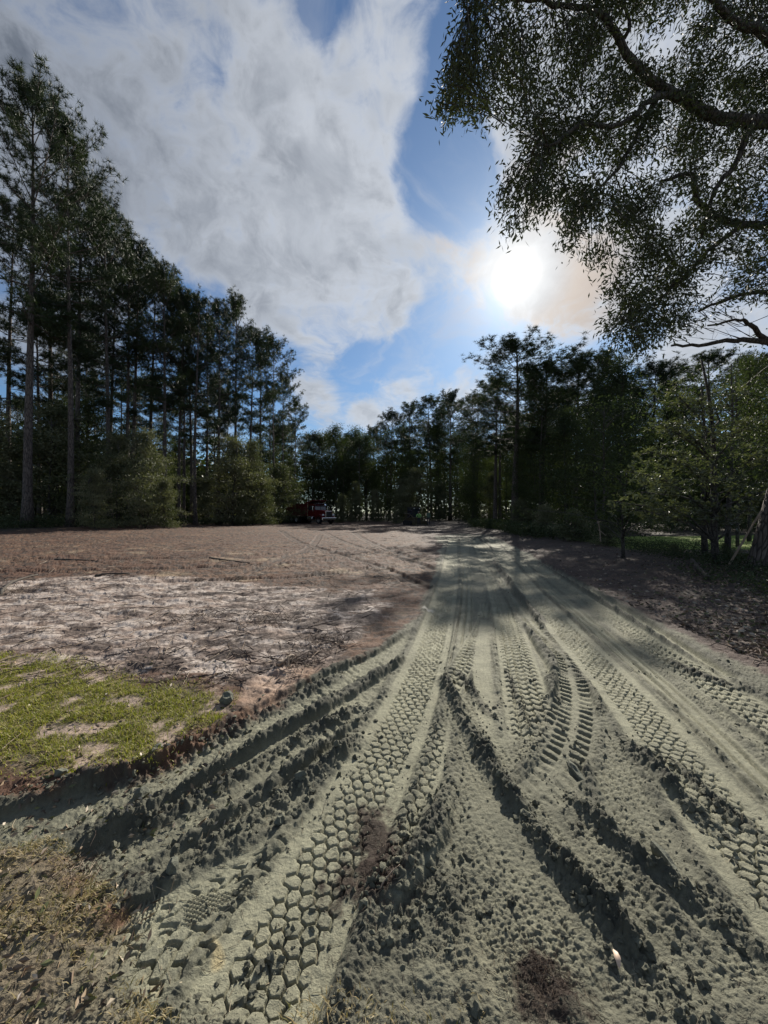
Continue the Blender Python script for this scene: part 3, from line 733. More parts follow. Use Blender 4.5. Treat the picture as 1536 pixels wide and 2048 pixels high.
# ------------------------------------------------------------------ trees
def pine_meshes(seed, h=26.0, start=.5, cr=3.6, prim=46, tuft_len=.26, nn=12, tr=.27, sub=7, open_=.0):
    g = np.random.default_rng(seed)
    tk = MB(); n = 14
    t = np.linspace(0, 1, n); lean = g.normal(size=2) * .25
    cx = lean[0] * t ** 2 + .10 * np.sin(t * 5 + g.random() * 6); cy = lean[1] * t ** 2 + .10 * np.sin(t * 4 + g.random() * 6)
    pts = np.stack([cx - cx[0], cy - cy[0], t * h - .15], 1)
    rad = tr * (1 - t * .86) * (1 + .55 * np.exp(-t * 40))
    tk.tube(pts, rad, 10)
    def axis(z): return np.array([np.interp(z, pts[:, 2], pts[:, k]) for k in range(3)])
    for _ in range(10):   # dead stubs under the crown
        z = h * g.uniform(.25, start + .05); a = g.random() * 6.28; L = g.uniform(.3, 1.4)
        p = axis(z); tk.tube([p, p + np.array((math.cos(a), math.sin(a), .1)) * L * .6, p + np.array((math.cos(a), math.sin(a), g.uniform(-.2, .3))) * L], [.03, .022, .008], 4)
    cw = MB(); TC = []; TD = []; gaps = g.random(7) * 6.28
    for k in range(prim):
        f = (k + g.random()) / prim
        a = k * 2.4 + g.normal() * .45
        if g.random() < open_ * (1 - f * .7): continue
        if math.cos(a - gaps[int(f * 6.99)]) > .75 and f < .9: continue
        z = h * (start + (1 - start) * f ** .95 * .955)
        prof = min(1, .45 + f * 2.0) * (1 - .62 * max(0, (f - .55) / .45) ** 1.6)
        L = cr * prof * g.uniform(.62, 1.12)
        el = -.15 + f ** 1.3 * 1.25 + g.normal() * .13
        p0 = axis(z); dirh = np.array((math.cos(a), math.sin(a), 0))
        tt = np.linspace(0, 1, 5)
        bp = p0 + np.outer(tt * L * math.cos(el), dirh); bp[:, 2] += tt * L * math.sin(el) + .18 * L * tt ** 2 + g.normal(size=5) * .04
        cw.tube(bp, np.linspace(.055 * (1 - f * .5), .015, 5), 4, 0, cap=False)
        for j in range(sub):
            u = .30 + .70 * (j + .6 * g.random()) / sub
            q = np.array([np.interp(u, tt, bp[:, i]) for i in range(3)])
            sg = 1 if j % 2 else -1; aa = a + sg * g.uniform(.4, 1.1); l2 = L * g.uniform(.18, .36) * (1.3 - u * .5)
            e2 = el + g.uniform(-.1, .5); dv = np.array((math.cos(aa) * math.cos(e2), math.sin(aa) * math.cos(e2), math.sin(e2)))
            cw.tube([q, q + dv * l2 * .5, q + dv * l2 + (0, 0, .08)], [.016, .012, .006], 3, 0, cap=False)
            for w in range(6):
                v_ = .30 + .75 * (w + g.random()) / 6
                off = g.normal(size=3) * .20; off[2] *= .75
                TC.append(q + dv * l2 * v_ + off); TD.append(dv * .7 + g.normal(size=3) * .35 + (0, 0, .5))
        for w in range(3):
            TC.append(bp[-1] + g.normal(size=3) * .10); TD.append(dirh * .6 + (0, 0, .7) + g.normal(size=3) * .3)
    TC = np.array(TC); TD = unit(np.array(TD)); nt = len(TC)
    c = np.repeat(TC, nn, axis=0); d = np.repeat(TD, nn, axis=0) * .55 + unit(g.normal(size=(nt * nn, 3))) * .95
    d = unit(d); L = tuft_len * g.uniform(.7, 1.15, nt * nn)
    side = unit(np.cross(d, g.normal(size=d.shape))) * (.0145 if nn > 14 else .019)
    v = np.stack([c - side, c + side, c + d * L[:, None]], 1).reshape(-1, 3)
    cw.add(v, np.arange(len(v)).reshape(-1, 3), 1)
    return tk.mesh('trunk', M['bark'], True), cw.mesh('crown', [M['bark'], M['needles']]), float(max(TC[:, 2]) + .1)

def broad_meshes(seed, h=9.0, cr=2.8, low=.18, clusters=260, per=38, leaf=.10, lw=.045, stems=1, tr=.11, mats='broad', flat=.5, spread=.32, lobes=9):
    g = np.random.default_rng(seed)
    tk = MB(); cw = MB(); S = []
    for s_ in range(stems):
        a = g.random() * 6.28; k = 0 if stems == 1 else g.uniform(.2, .8)
        t = np.linspace(0, 1, 8)
        p = np.stack([math.cos(a) * k * t * cr * .6 + .08 * np.sin(t * 6 + a), math.sin(a) * k * t * cr * .6 + .08 * np.sin(t * 5), t * h * g.uniform(.8, .95) - .1], 1)
        tk.tube(p, tr * (1 - .85 * t) / (1 + .3 * (stems - 1)), 7); S.append(p)
    # lobes make the uneven outline
    lb = []
    for k in range(lobes):
        f = (k + .5) / lobes; z = h * (low + (1 - low) * f)
        rr = cr * (math.sin(min(1., f * .9 + .18) * math.pi) ** .6) * g.uniform(.35, 1.15)
        a = k * 2.4 + g.normal() * .4
        lb.append((np.array((math.cos(a) * rr * .5, math.sin(a) * rr * .5, z)), rr * g.uniform(.40, .72) + .15, h * (1 - low) / lobes * g.uniform(1.0, 1.6)))
    cc = []; cd = []
    for k in range(clusters):
        o, r, hz = lb[int(g.integers(len(lb)))]
        d = unit(g.normal(size=3)); q = o + d * np.array((r, r, hz)) * g.uniform(.55, 1.08)
        if q[2] < .15: q[2] = .15 + g.random() * .3
        if q[2] > h: q[2] = h - g.random() * .3
        cc.append(q); cd.append(unit(q - (0, 0, q[2] * .85)) + (0, 0, -.1))
        if k % 3 == 0:
            p = S[int(g.integers(stems))]; z0 = max(.3, q[2] - .3 * np.linalg.norm(q[:2]) - .4)
            b = np.array([np.interp(min(z0, p[-1, 2]), p[:, 2], p[:, i]) for i in range(3)])
            mid = (b + q) / 2 + g.normal(size=3) * .1 + (0, 0, .1)
            cw.tube([b, mid, q], [.022, .014, .005], 3, 0, cap=False)
    cc = np.array(cc); cd = unit(np.array(cd))
    N = len(cc) * per
    c = np.repeat(cc, per, axis=0); d0 = np.repeat(cd, per, axis=0)
    off = g.normal(size=(N, 3)) * spread * np.array((1, 1, flat)); off += d0 * g.normal(size=(N, 1)) * spread * .5
    d = unit(d0 * .6 + unit(g.normal(size=(N, 3))) * .9)
    upv = g.normal(size=(N, 3)) * .55 + (0, 0, 1.0)
    s = g.uniform(.7, 1.25, N)
    leaves_into(cw, c + off, d, leaf * s, lw * s, 1, None, g, up=np.cross(d, upv))
    return tk.mesh('trunk', M['oakbark'], True), cw.mesh('crown', [M['oakbark'], M[mats]])

def place(name, pair, label, cat, x, y, scale, sxy=1.0, rz=0.0, group=None, sink=.05):
    sc_ = (scale * sxy, scale * sxy, scale)
    t = thing(name, label, cat, (x, y, gz(x, y) - sink), rz, group); t.scale = sc_
    link('trunk', pair[0], t); cr = link('crown', pair[1], t)
    return t
def px_at(px, D): return ((px - 768) / FPX * D, D)

PINE = [pine_meshes(21, 26, .45, 4.9, 64, .36, 18, .28, 9, .10), pine_meshes(22, 26, .50, 4.2, 56, .36, 18, .24, 9, .12),
        pine_meshes(23, 26, .60, 3.9, 46, .38, 12, .22, 9, .15), pine_meshes(24, 26, .38, 4.3, 56, .38, 12, .24, 8, .32),
        pine_meshes(25, 26, .74, 4.2, 34, .36, 14, .20, 9, .10)]
TREE = [broad_meshes(31, 12, 3.6, .20, 330, 34, .15, .07, 1, .14, 'broad', .45, .42, 12),
        broad_meshes(32, 13, 3.2, .30, 300, 34, .15, .07, 1, .13, 'broad', .45, .42, 10),
        broad_meshes(33, 10, 3.2, .08, 330, 34, .14, .065, 2, .10, 'broad', .5, .40, 10)]
SHRUB = [broad_meshes(41, 6.5, 2.6, .03, 210, 60, .15, .065, 3, .08, 'shrub', .22, .36, 14),
         broad_meshes(42, 5.0, 2.3, .03, 180, 56, .15, .065, 4, .07, 'shrub', .22, .34, 12),
         broad_meshes(43, 2.2, 1.3, .03, 120, 30, .10, .045, 4, .03, 'shrub', .4, .2, 7)]

def h_for(topy, D, x, y): return CAM_H + (HORIZON - topy) / FPX * D - gz(x, y)

LP = [  # px, top y, depth, prototype, label  -- named pines of the left wood edge
    (55, 120, 27.0, 0, 'tall pine at the left end of the left wood edge with sunlit bark'),
    (140, 235, 28.5, 1, 'thick-trunked tall pine second from the left in the left wood edge'),
    (156, 330, 33.0, 2, 'slimmer pine whose trunk stands just behind the second thick pine'),
    (217, 400, 33.0, 3, 'pine with long bare side limbs reaching right over the left shrubs'),
    (20, 400, 36.0, 3, 'dark pine behind the first tall pine at the left end'),
    (268, 480, 38.0, 3, 'slim pine with thin crown left of the double trunks'),
    (331, 515, 37.0, 0, 'stout dark pine trunk rising above the big round shrub'),
    (358, 560, 40.0, 1, 'left one of two close pine trunks right of the big shrub'),
    (368, 575, 42.0, 2, 'right one of two close pine trunks right of the big shrub'),
    (391, 590, 38.5, 3, 'pine with a pale bare trunk at the gap right of the big shrub'),
    (437, 590, 42.5, 0, 'full-crowned pine with long straight trunk left of the pale shrubs'),
    (470, 580, 47.0, 1, 'pine behind the pale shrubs with its top above its neighbours'),
    (500, 640, 49.0, 1, 'slim pine above the pale shrubs near the truck end'),
    (522, 680, 53.0, 3, 'slim pine between the pale shrubs and the lone-topped pine'),
    (549, 668, 52.0, 4, 'lone-topped pine with long bare trunk at the corner near the red truck'),
    (566, 740, 58.0, 2, 'thin pine just right of the lone-topped corner pine'),
    (590, 790, 64.0, 2, 'last thin pine of the left wood edge beside the truck bed'),
    (300, 520, 44.0, 1, 'pine crown filling the skyline over the big shrub'),
    (100, 420, 40.0, 0, 'broad dark pine crown behind the two tall left pines'),
]
for k, (px, ty, D, pr, lab) in enumerate(LP):
    x, y = px_at(px, D); h = h_for(ty, D, x, y)
    place('pine_tree', PINE[pr], lab, 'pine tree', x, y, h / PINE[pr][2], random.uniform(.85, 1.05), k * 1.3 + .5, 'pines of the left wood edge')
RP = [
    (1030, 662, 30.5, 0, 'tallest pine below the sun with a rounded open crown'),
    (990, 745, 40.0, 1, 'pine left of the tallest pine below the sun'),
    (1085, 712, 28.0, 1, 'pine right of the tallest pine below the sun'),
    (1150, 700, 30.0, 0, 'broad pine crown two right of the tallest pine'),
    (1215, 695, 33.0, 0, 'pine with flat-topped crown left of the oak leaves'),
    (1300, 715, 33.0, 1, 'pine whose top meets the lowest oak twigs'),
    (1340, 740, 36.0, 3, 'thin pine right of the pine that meets the oak twigs'),
    (1430, 690, 28.0, 1, 'pine seen through the bare oak twigs at the right edge'),
    (1520, 700, 30.0, 3, 'pine behind the oak trunk at the right edge'),
    (950, 780, 62.0, 1, 'pine behind the parked machine, right of it'),
    (900, 778, 66.0, 0, 'wide pine on the skyline above the road end'),
    (862, 785, 70.0, 1, 'pine on the skyline above the standing worker'),
    (820, 800, 74.0, 3, 'pine on the skyline left of the standing worker'),
    (780, 815, 78.0, 1, 'low far pine at the middle of the skyline'),
    (745, 850, 86.0, 0, 'round far pine left of the middle of the skyline'),
    (700, 862, 84.0, 1, 'far pine behind the low tree right of the truck'),
    (660, 866, 80.0, 3, 'far pine right above the truck cab'),
    (625, 862, 74.0, 1, 'far pine above the truck bed'),
    (1120, 770, 44.0, 2, 'slender pine under the flat-topped crowns on the right'),
    (1000, 800, 46.0, 2, 'slender bare-stemmed pine at the right wood corner'),
]
for k, (px, ty, D, pr, lab) in enumerate(RP):
    x, y = px_at(px, D); h = h_for(ty, D, x, y)
    place('pine_tree', PINE[pr], lab, 'pine tree', x, y, h / PINE[pr][2], (1.5 if k == 0 else random.uniform(1.15, 1.35)) * (26 / h) ** .55, k * 1.7, 'pines of the far and right wood edge')

# deeper rows of both woods
g = np.random.default_rng(77)
FILLED = []
def ok(x, y, used, dmin):
    return all((x - a) ** 2 + (y - b) ** 2 > dmin ** 2 for a, b in used)
used = []
def fill(count, xr, yr, cond, protos, hr, name, label, cat, group, dmin, top=None):
    n = 0; tries = 0
    while n < count and tries < 5000:
        tries += 1
        x = g.uniform(*xr); y = g.uniform(*yr)
        if not cond(x, y) or not ok(x, y, used, dmin): continue
        h = g.uniform(*hr)
        if top:
            px = 768 + 768 * x / y; lim = np.interp(px, [p for p, _ in top], [q for _, q in top])
            hm = CAM_H + (HORIZON - lim) / FPX * y
            h = min(h, hm * g.uniform(.86, .98))
        if h < 4: continue
        pr = protos[int(g.integers(len(protos)))]
        base = pr[2] if 'pine' in name else max(v.co.z for v in pr[0].vertices) / .9
        FILLED.append((768 + 768 * x / y, y, label, place(name, pr, label, cat, x, y, h / base, g.uniform(.85, 1.15), g.random() * 6.28, group)))
        used.append((x, y)); n += 1
SKY = [(-400, 100), (0, 180), (100, 260), (200, 380), (330, 520), (420, 600), (480, 620), (560, 740), (600, 830), (640, 870), (740, 860), (780, 830), (900, 790), (950, 780), (1030, 720), (1100, 730), (1200, 720), (1300, 740), (1536, 700), (2200, 560)]
edge_l = lambda x, y: x < -16.5 - max(0, (48 - y)) * .42 - 1.5 and x > -1.35 * y
fill(26, (-75, -18), (30, 80), edge_l, PINE[:4], (22, 30), 'pine_tree', 'dark pine deep in the left wood', 'pine tree', 'pines deep in the left wood', 3.2, SKY)
fill(34, (-75, -18), (29, 80), edge_l, TREE, (7, 13), 'broadleaf_tree', 'leafy tree under the left pines', 'tree', 'understorey trees of the left wood', 2.4)
far_c = lambda x, y: abs(x) < 40 and y > 68 + .0 * x
fill(40, (-32, 36), (66, 92), far_c, TREE, (11, 19), 'broadleaf_tree', 'leafy tree at the far end', 'tree', 'trees at the far end', 3.2, SKY)
fill(26, (-30, 40), (70, 100), far_c, [PINE[0], PINE[3], PINE[1]], (18, 24), 'pine_tree', 'far pine at the far end', 'pine tree', 'pines behind the far end', 3.2, SKY)
right_c = lambda x, y: x > 9.5 + max(0, y - 45) * .12 and x < 1.35 * y and poly_sd(np.array([x]), np.array([y]), LAWN)[0] < -.8
fill(20, (9, 60), (24, 66), right_c, PINE[:4], (17, 24), 'pine_tree', 'dark pine inside the right wood', 'pine tree', 'pines inside the right wood', 3.5, SKY)
fill(44, (9, 60), (22, 68), right_c, TREE, (6, 12), 'broadleaf_tree', 'dark leafy tree inside the right wood', 'tree', 'understorey trees of the right wood', 2.6, SKY)
MARKS = [(20, 'the tallest left pine'), (145, 'the thick-trunked second pine'), (290, 'the big round shrub'), (362, 'the close double trunks'), (437, 'the full-crowned left pine'), (500, 'the pale corner shrubs'), (549, 'the lone-topped corner pine'),
         (600, 'the truck bed'), (650, 'the truck cab'), (720, 'the bush right of the truck'), (785, 'the olive bush'), (826, 'the parked machine'), (857, 'the standing worker'), (930, 'the mud road end'), (985, 'the right wood corner'), (1030, 'the tallest right pine'),
         (1120, 'the right bank middle'), (1200, 'the pale broken branch'), (1260, 'the lawn left end'), (1330, 'the sunlit bough'), (1410, 'the middle lawn tree'), (1470, 'the leaning pole'), (1560, 'the oak trunk')]
NTH = ['nearest', 'second', 'third', 'fourth', 'fifth', 'sixth', 'seventh', 'eighth', 'ninth', 'tenth', 'eleventh', 'twelfth', 'thirteenth', 'fourteenth', 'fifteenth', 'sixteenth', 'seventeenth', 'eighteenth', 'nineteenth', 'twentieth', 'twenty-first', 'twenty-second', 'twenty-third', 'twenty-fourth', 'twenty-fifth', 'twenty-sixth']
bins = {}
for px, y, lab, o in FILLED: bins.setdefault((lab, min(MARKS, key=lambda m: abs(m[0] - px))[1]), []).append((y, o))
for (lab, mk), lst in bins.items():
    for k, (y, o) in enumerate(sorted(lst, key=lambda t: t[0])): o['label'] = f'{lab}, {NTH[k]} back behind {mk}'
# woods either side of and behind the viewpoint, wholly outside the frame, are left out

# shrubs and small trees of the left edge, one by one
LS = [  # px, top y, depth, proto, base, widen, label
    (-30, 800, 29.5, 0, 6.5, 1.3, 'dark shrub cut by the left edge of the frame'),
    (105, 820, 31.5, 0, 6.5, 1.35, 'tall dark green shrub between the first two pine trunks'),
    (20, 930, 30.0, 1, 5.0, 1.1, 'low shrub at the foot of the first tall pine'),
    (190, 940, 27.0, 1, 5.0, 1.0, 'yellowish shrub with flat sprays right of the second pine'),
    (235, 870, 31.0, 0, 6.5, 1.0, 'tall narrow shrub behind the yellowish shrub'),
    (290, 865, 30.5, 0, 6.5, 1.25, 'big round pale shrub in the middle of the left edge'),
    (330, 960, 31.0, 1, 5.0, 1.0, 'low skirt shrub at the right foot of the big round shrub'),
    (465, 880, 42.0, 0, 6.5, 1.15, 'pale leafy shrub left of the lone-topped pine'),
    (505, 885, 44.0, 0, 6.5, 1.0, 'pale silvery shrub just left of the corner pine trunk'),
    (525, 950, 45.0, 1, 5.0, 1.0, 'small pale bush between two thin trunks at the corner'),
    (560, 930, 52.0, 1, 5.0, 1.0, 'dark bush right of the corner pine near the truck bed'),
    (415, 960, 42.0, 1, 5.0, 1.0, 'dark bush in the gap between the bare trunks'),
    (583, 960, 58.0, 1, 5.0, .9, 'bush hiding the rear end of the red truck'),
    (685, 990, 60.0, 1, 5.0, .9, 'sunlit green bush right of the truck bonnet'),
    (712, 965, 66.0, 0, 6.5, 1.0, 'dark bush behind the gap right of the truck'),
    (750, 980, 66.0, 0, 6.5, 1.1, 'dark bush at the middle of the far end'),
    (792, 1020, 52.0, 2, 2.2, 1.2, 'low olive bush left of the parked machine'),
    (880, 965, 62.0, 0, 6.5, 1.2, 'dark bush behind the standing worker'),
    (930, 970, 60.0, 0, 6.5, 1.2, 'dark bush at the end of the mud road'),
    (832, 940, 63.0, 0, 6.5, 1.3, 'dark bush right behind the parked machine'),
    (805, 960, 66.0, 0, 6.5, 1.3, 'dark bush left behind the parked machine'),
    (985, 950, 46.0, 0, 6.5, 1.1, 'dark bush left of the right wood corner'),
]
for k, (px, ty, D, pr, bh, wd, lab) in enumerate(LS):
    x, y = px_at(px, D); h = h_for(ty, D, x, y)
    place('shrub', SHRUB[pr], lab, 'shrub', x, y, h / bh, wd * (.78, .95, .7)[k % 3], k * 2.1, 'shrubs along the left and far wood edge')
# right edge: understorey trees leaning over the bank
RS = [
    (1045, 900, 33.0, 0, 12, 1.0, 'TREE', 'leafy tree at the corner where the road passes the right wood'),
    (1080, 850, 28.0, 2, 10, 1.15, 'TREE', 'dark leafy tree along the right bank nearest the far corner'),
    (1130, 820, 24.0, 0, 12, 1.1, 'TREE', 'dark leafy tree in the middle of the right bank'),
    (1190, 790, 21.0, 1, 13, 1.1, 'TREE', 'leafy tree behind the pale broken branch'),
    (1245, 800, 24.0, 2, 10, 1.2, 'TREE', 'leafy tree left above the lawn'),
    (1500, 720, 17.0, 1, 13, 1.1, 'TREE', 'leafy tree above the lawn left of the oak trunk'),
    (1600, 700, 15.0, 1, 13, 1.1, 'TREE', 'leafy tree right behind the oak trunk'),
    (1040, 1000, 27.0, 1, 5, 1.2, 'SHRUB', 'low bush at the inner end of the right bank'),
    (1090, 1010, 21.0, 1, 5, 1.2, 'SHRUB', 'low bush on the right bank beside the mud road'),
    (1150, 1020, 17.5, 2, 2.2, 1.5, 'SHRUB', 'knee-high bush before the pale broken branch'),
    (1215, 1040, 15.0, 2, 2.2, 1.4, 'SHRUB', 'knee-high bush at the left end of the lawn'),
    (1350, 1085, 11.5, 2, 2.2, 1.2, 'SHRUB', 'small bush standing before the lawn'),
    (1450, 1085, 10.5, 2, 2.2, 1.0, 'SHRUB', 'small bush between the lawn and the leaning pole'),
]
for k, (px, ty, D, pr, bh, wd, kind, lab) in enumerate(RS):
    x, y = px_at(px, D); h = h_for(ty, D, x, y); P_ = TREE if kind == 'TREE' else SHRUB
    place('broadleaf_tree' if kind == 'TREE' else 'shrub', P_[pr], lab, 'tree' if kind == 'TREE' else 'shrub', x, y, h / bh, wd, k * 1.9, 'trees and bushes of the right bank')
# thin stems over the lawn
def sapling(px, D, topy, lab, r=.07, lean=0.0, crown=True, k=0):
    x, y = px_at(px, D); z = gz(x, y); h = h_for(topy, D, x, y)
    t = thing('sapling', lab, 'young tree', (x, y, z), 0, 'thin trees around the lawn')
    mb = MB(); tt = np.linspace(0, 1, 8)
    mb.tube(np.stack([lean * tt * h + .05 * np.sin(tt * 7 + k), .05 * np.sin(tt * 5 + k), tt * h - .1], 1), r * (1 - .8 * tt), 7)
    mb.obj('trunk', M['oakbark'], t, smooth=True)
    gg = np.random.default_rng(300 + k); cb = MB(); n = 70
    cen = np.stack([gg.normal(size=n) * .9 + lean * h * .7, gg.normal(size=n) * .9, h * gg.uniform(.38, 1.0, n)], 1)
    for q in cen[::3]:
        b = np.array((lean * max(0, q[2] - .5), 0, max(.2, q[2] - .5))); cb.tube([b, (b + q) / 2 + (0, 0, .1), q], [.02, .012, .004], 3, 0, cap=False)
    N = n * 30; cc = np.repeat(cen, 30, axis=0) + gg.normal(size=(N, 3)) * (.26, .26, .12)
    d = unit(gg.normal(size=(N, 3)) + (0, 0, -.2)); leaves_into(cb, cc, d, .10, .045, 1, None, gg, up=np.cross(d, gg.normal(size=(N, 3)) * .5 + (0, 0, 1)))
    cb.obj('crown', [M['oakbark'], M['broad']], t)
sapling(1245, 11.5, 935, 'thin sapling at the left end of the lawn', .06, .02, k=1)
sapling(1410, 11.0, 760, 'middle one of the thin trees standing before the lawn', .085, -.02, k=2)
sapling(1455, 12.5, 720, 'thin tree right of the middle one before the lawn', .09, .03, k=3)
sapling(1475, 14.5, 740, 'thin tree nearest the leaning pole', .06, .0, k=4)
sapling(1205, 16.5, 800, 'thin sapling rising behind the knee-high bush', .06, .02, k=5)

# ------------------------------------------------------------------ glossy-leaved tree with a sunlit drooping bough
def P3(px, py, D): return np.array(((px - 768) / FPX * D, D, CAM_H + (HORIZON - py) / FPX * D))
def boughs(mb, root, ends, rng, r0=.05, sag=.1):
    out = []
    for e in ends:
        e = np.asarray(e); t = np.linspace(0, 1, 7)[:, None]
        p = root * (1 - t) + e * t + np.array((0, 0, 1)) * (sag * np.sin(t * math.pi)) * np.linalg.norm(e - root) + rng.normal(size=(7, 3)) * .03
        p[0] = root; mb.tube(p, np.linspace(r0, .008, 7), 5, 0, cap=False); out.append(p)
    return out
def glossy_tree():
    g = np.random.default_rng(5)
    bx, by = px_at(1432, 9.6); t = thing('broadleaf_tree', 'glossy-leaved tree whose sunlit bough droops towards the mud road', 'tree', (bx, by, gz(bx, by)))
    base = np.array((bx, by, gz(bx, by)))
    mb = MB(); tt = np.linspace(0, 1, 9)
    axis = np.stack([.12 * np.sin(tt * 4) - .3 * tt, .1 * np.sin(tt * 6), tt * 5.2 - .1], 1); mb.tube(axis, .085 * (1 - .75 * tt), 8)
    mb.obj('trunk', M['oakbark'], t, smooth=True)
    ends = [P3(1228, 1000, 8.2), P3(1262, 1020, 8.4), P3(1250, 940, 8.4), P3(1300, 900, 8.8), P3(1330, 1010, 8.6), P3(1350, 850, 9.2), P3(1310, 850, 9.0), P3(1395, 800, 9.3), P3(1300, 960, 8.4),
            P3(1450, 780, 9.6), P3(1500, 840, 9.4), P3(1530, 900, 9.4), P3(1400, 930, 9.0), P3(1380, 1000, 9.2), P3(1480, 960, 9.2), P3(1540, 980, 10), P3(1360, 920, 8.8), P3(1430, 860, 9), P3(1280, 985, 8.2),
            P3(1340, 780, 10), P3(1440, 1010, 9.6), P3(1500, 1020, 10)]
    cb = MB(); paths = []
    for k, e in enumerate(ends):
        z = min(5.0, max(1.2, (e[2] - base[2]) * .8)); root = axis[min(8, int(z / 5.2 * 8))]
        paths += boughs(cb, root, [e - base], g, .03, .06)
    cen = []; dr = []
    for p in paths:
        for _ in range(34):
            u = g.uniform(.45, 1.0) ** .8 * 6; i = min(5, int(u)); q = p[i] + (p[i + 1] - p[i]) * (u - i)
            dv = unit(p[i + 1] - p[i]); off = g.normal(size=3) * (.17, .17, .11)
            cen.append(q + off); dr.append(dv * .6 + off * 2)
            if _ % 3 == 0: cb.tube([q, q + off], [.006, .003], 3, 0, cap=False)
    cen = np.array(cen); dr = np.array(dr); per = 9
    c = np.repeat(cen, per, axis=0) + g.normal(size=(len(cen) * per, 3)) * .02
    d = unit(unit(np.repeat(dr, per, axis=0)) * .5 + unit(g.normal(size=(len(c), 3)) * (1, 1, .6)) * .9)
    leaves_into(cb, c, d, g.uniform(.08, .13, len(c)), g.uniform(.026, .04, len(c)), 1, None, g, up=np.cross(d, g.normal(size=d.shape) * .45 + (0, 0, 1)))
    tag(cb.obj('crown', [M['oakbark'], M['glossy']], t), kind='stuff')
glossy_tree()

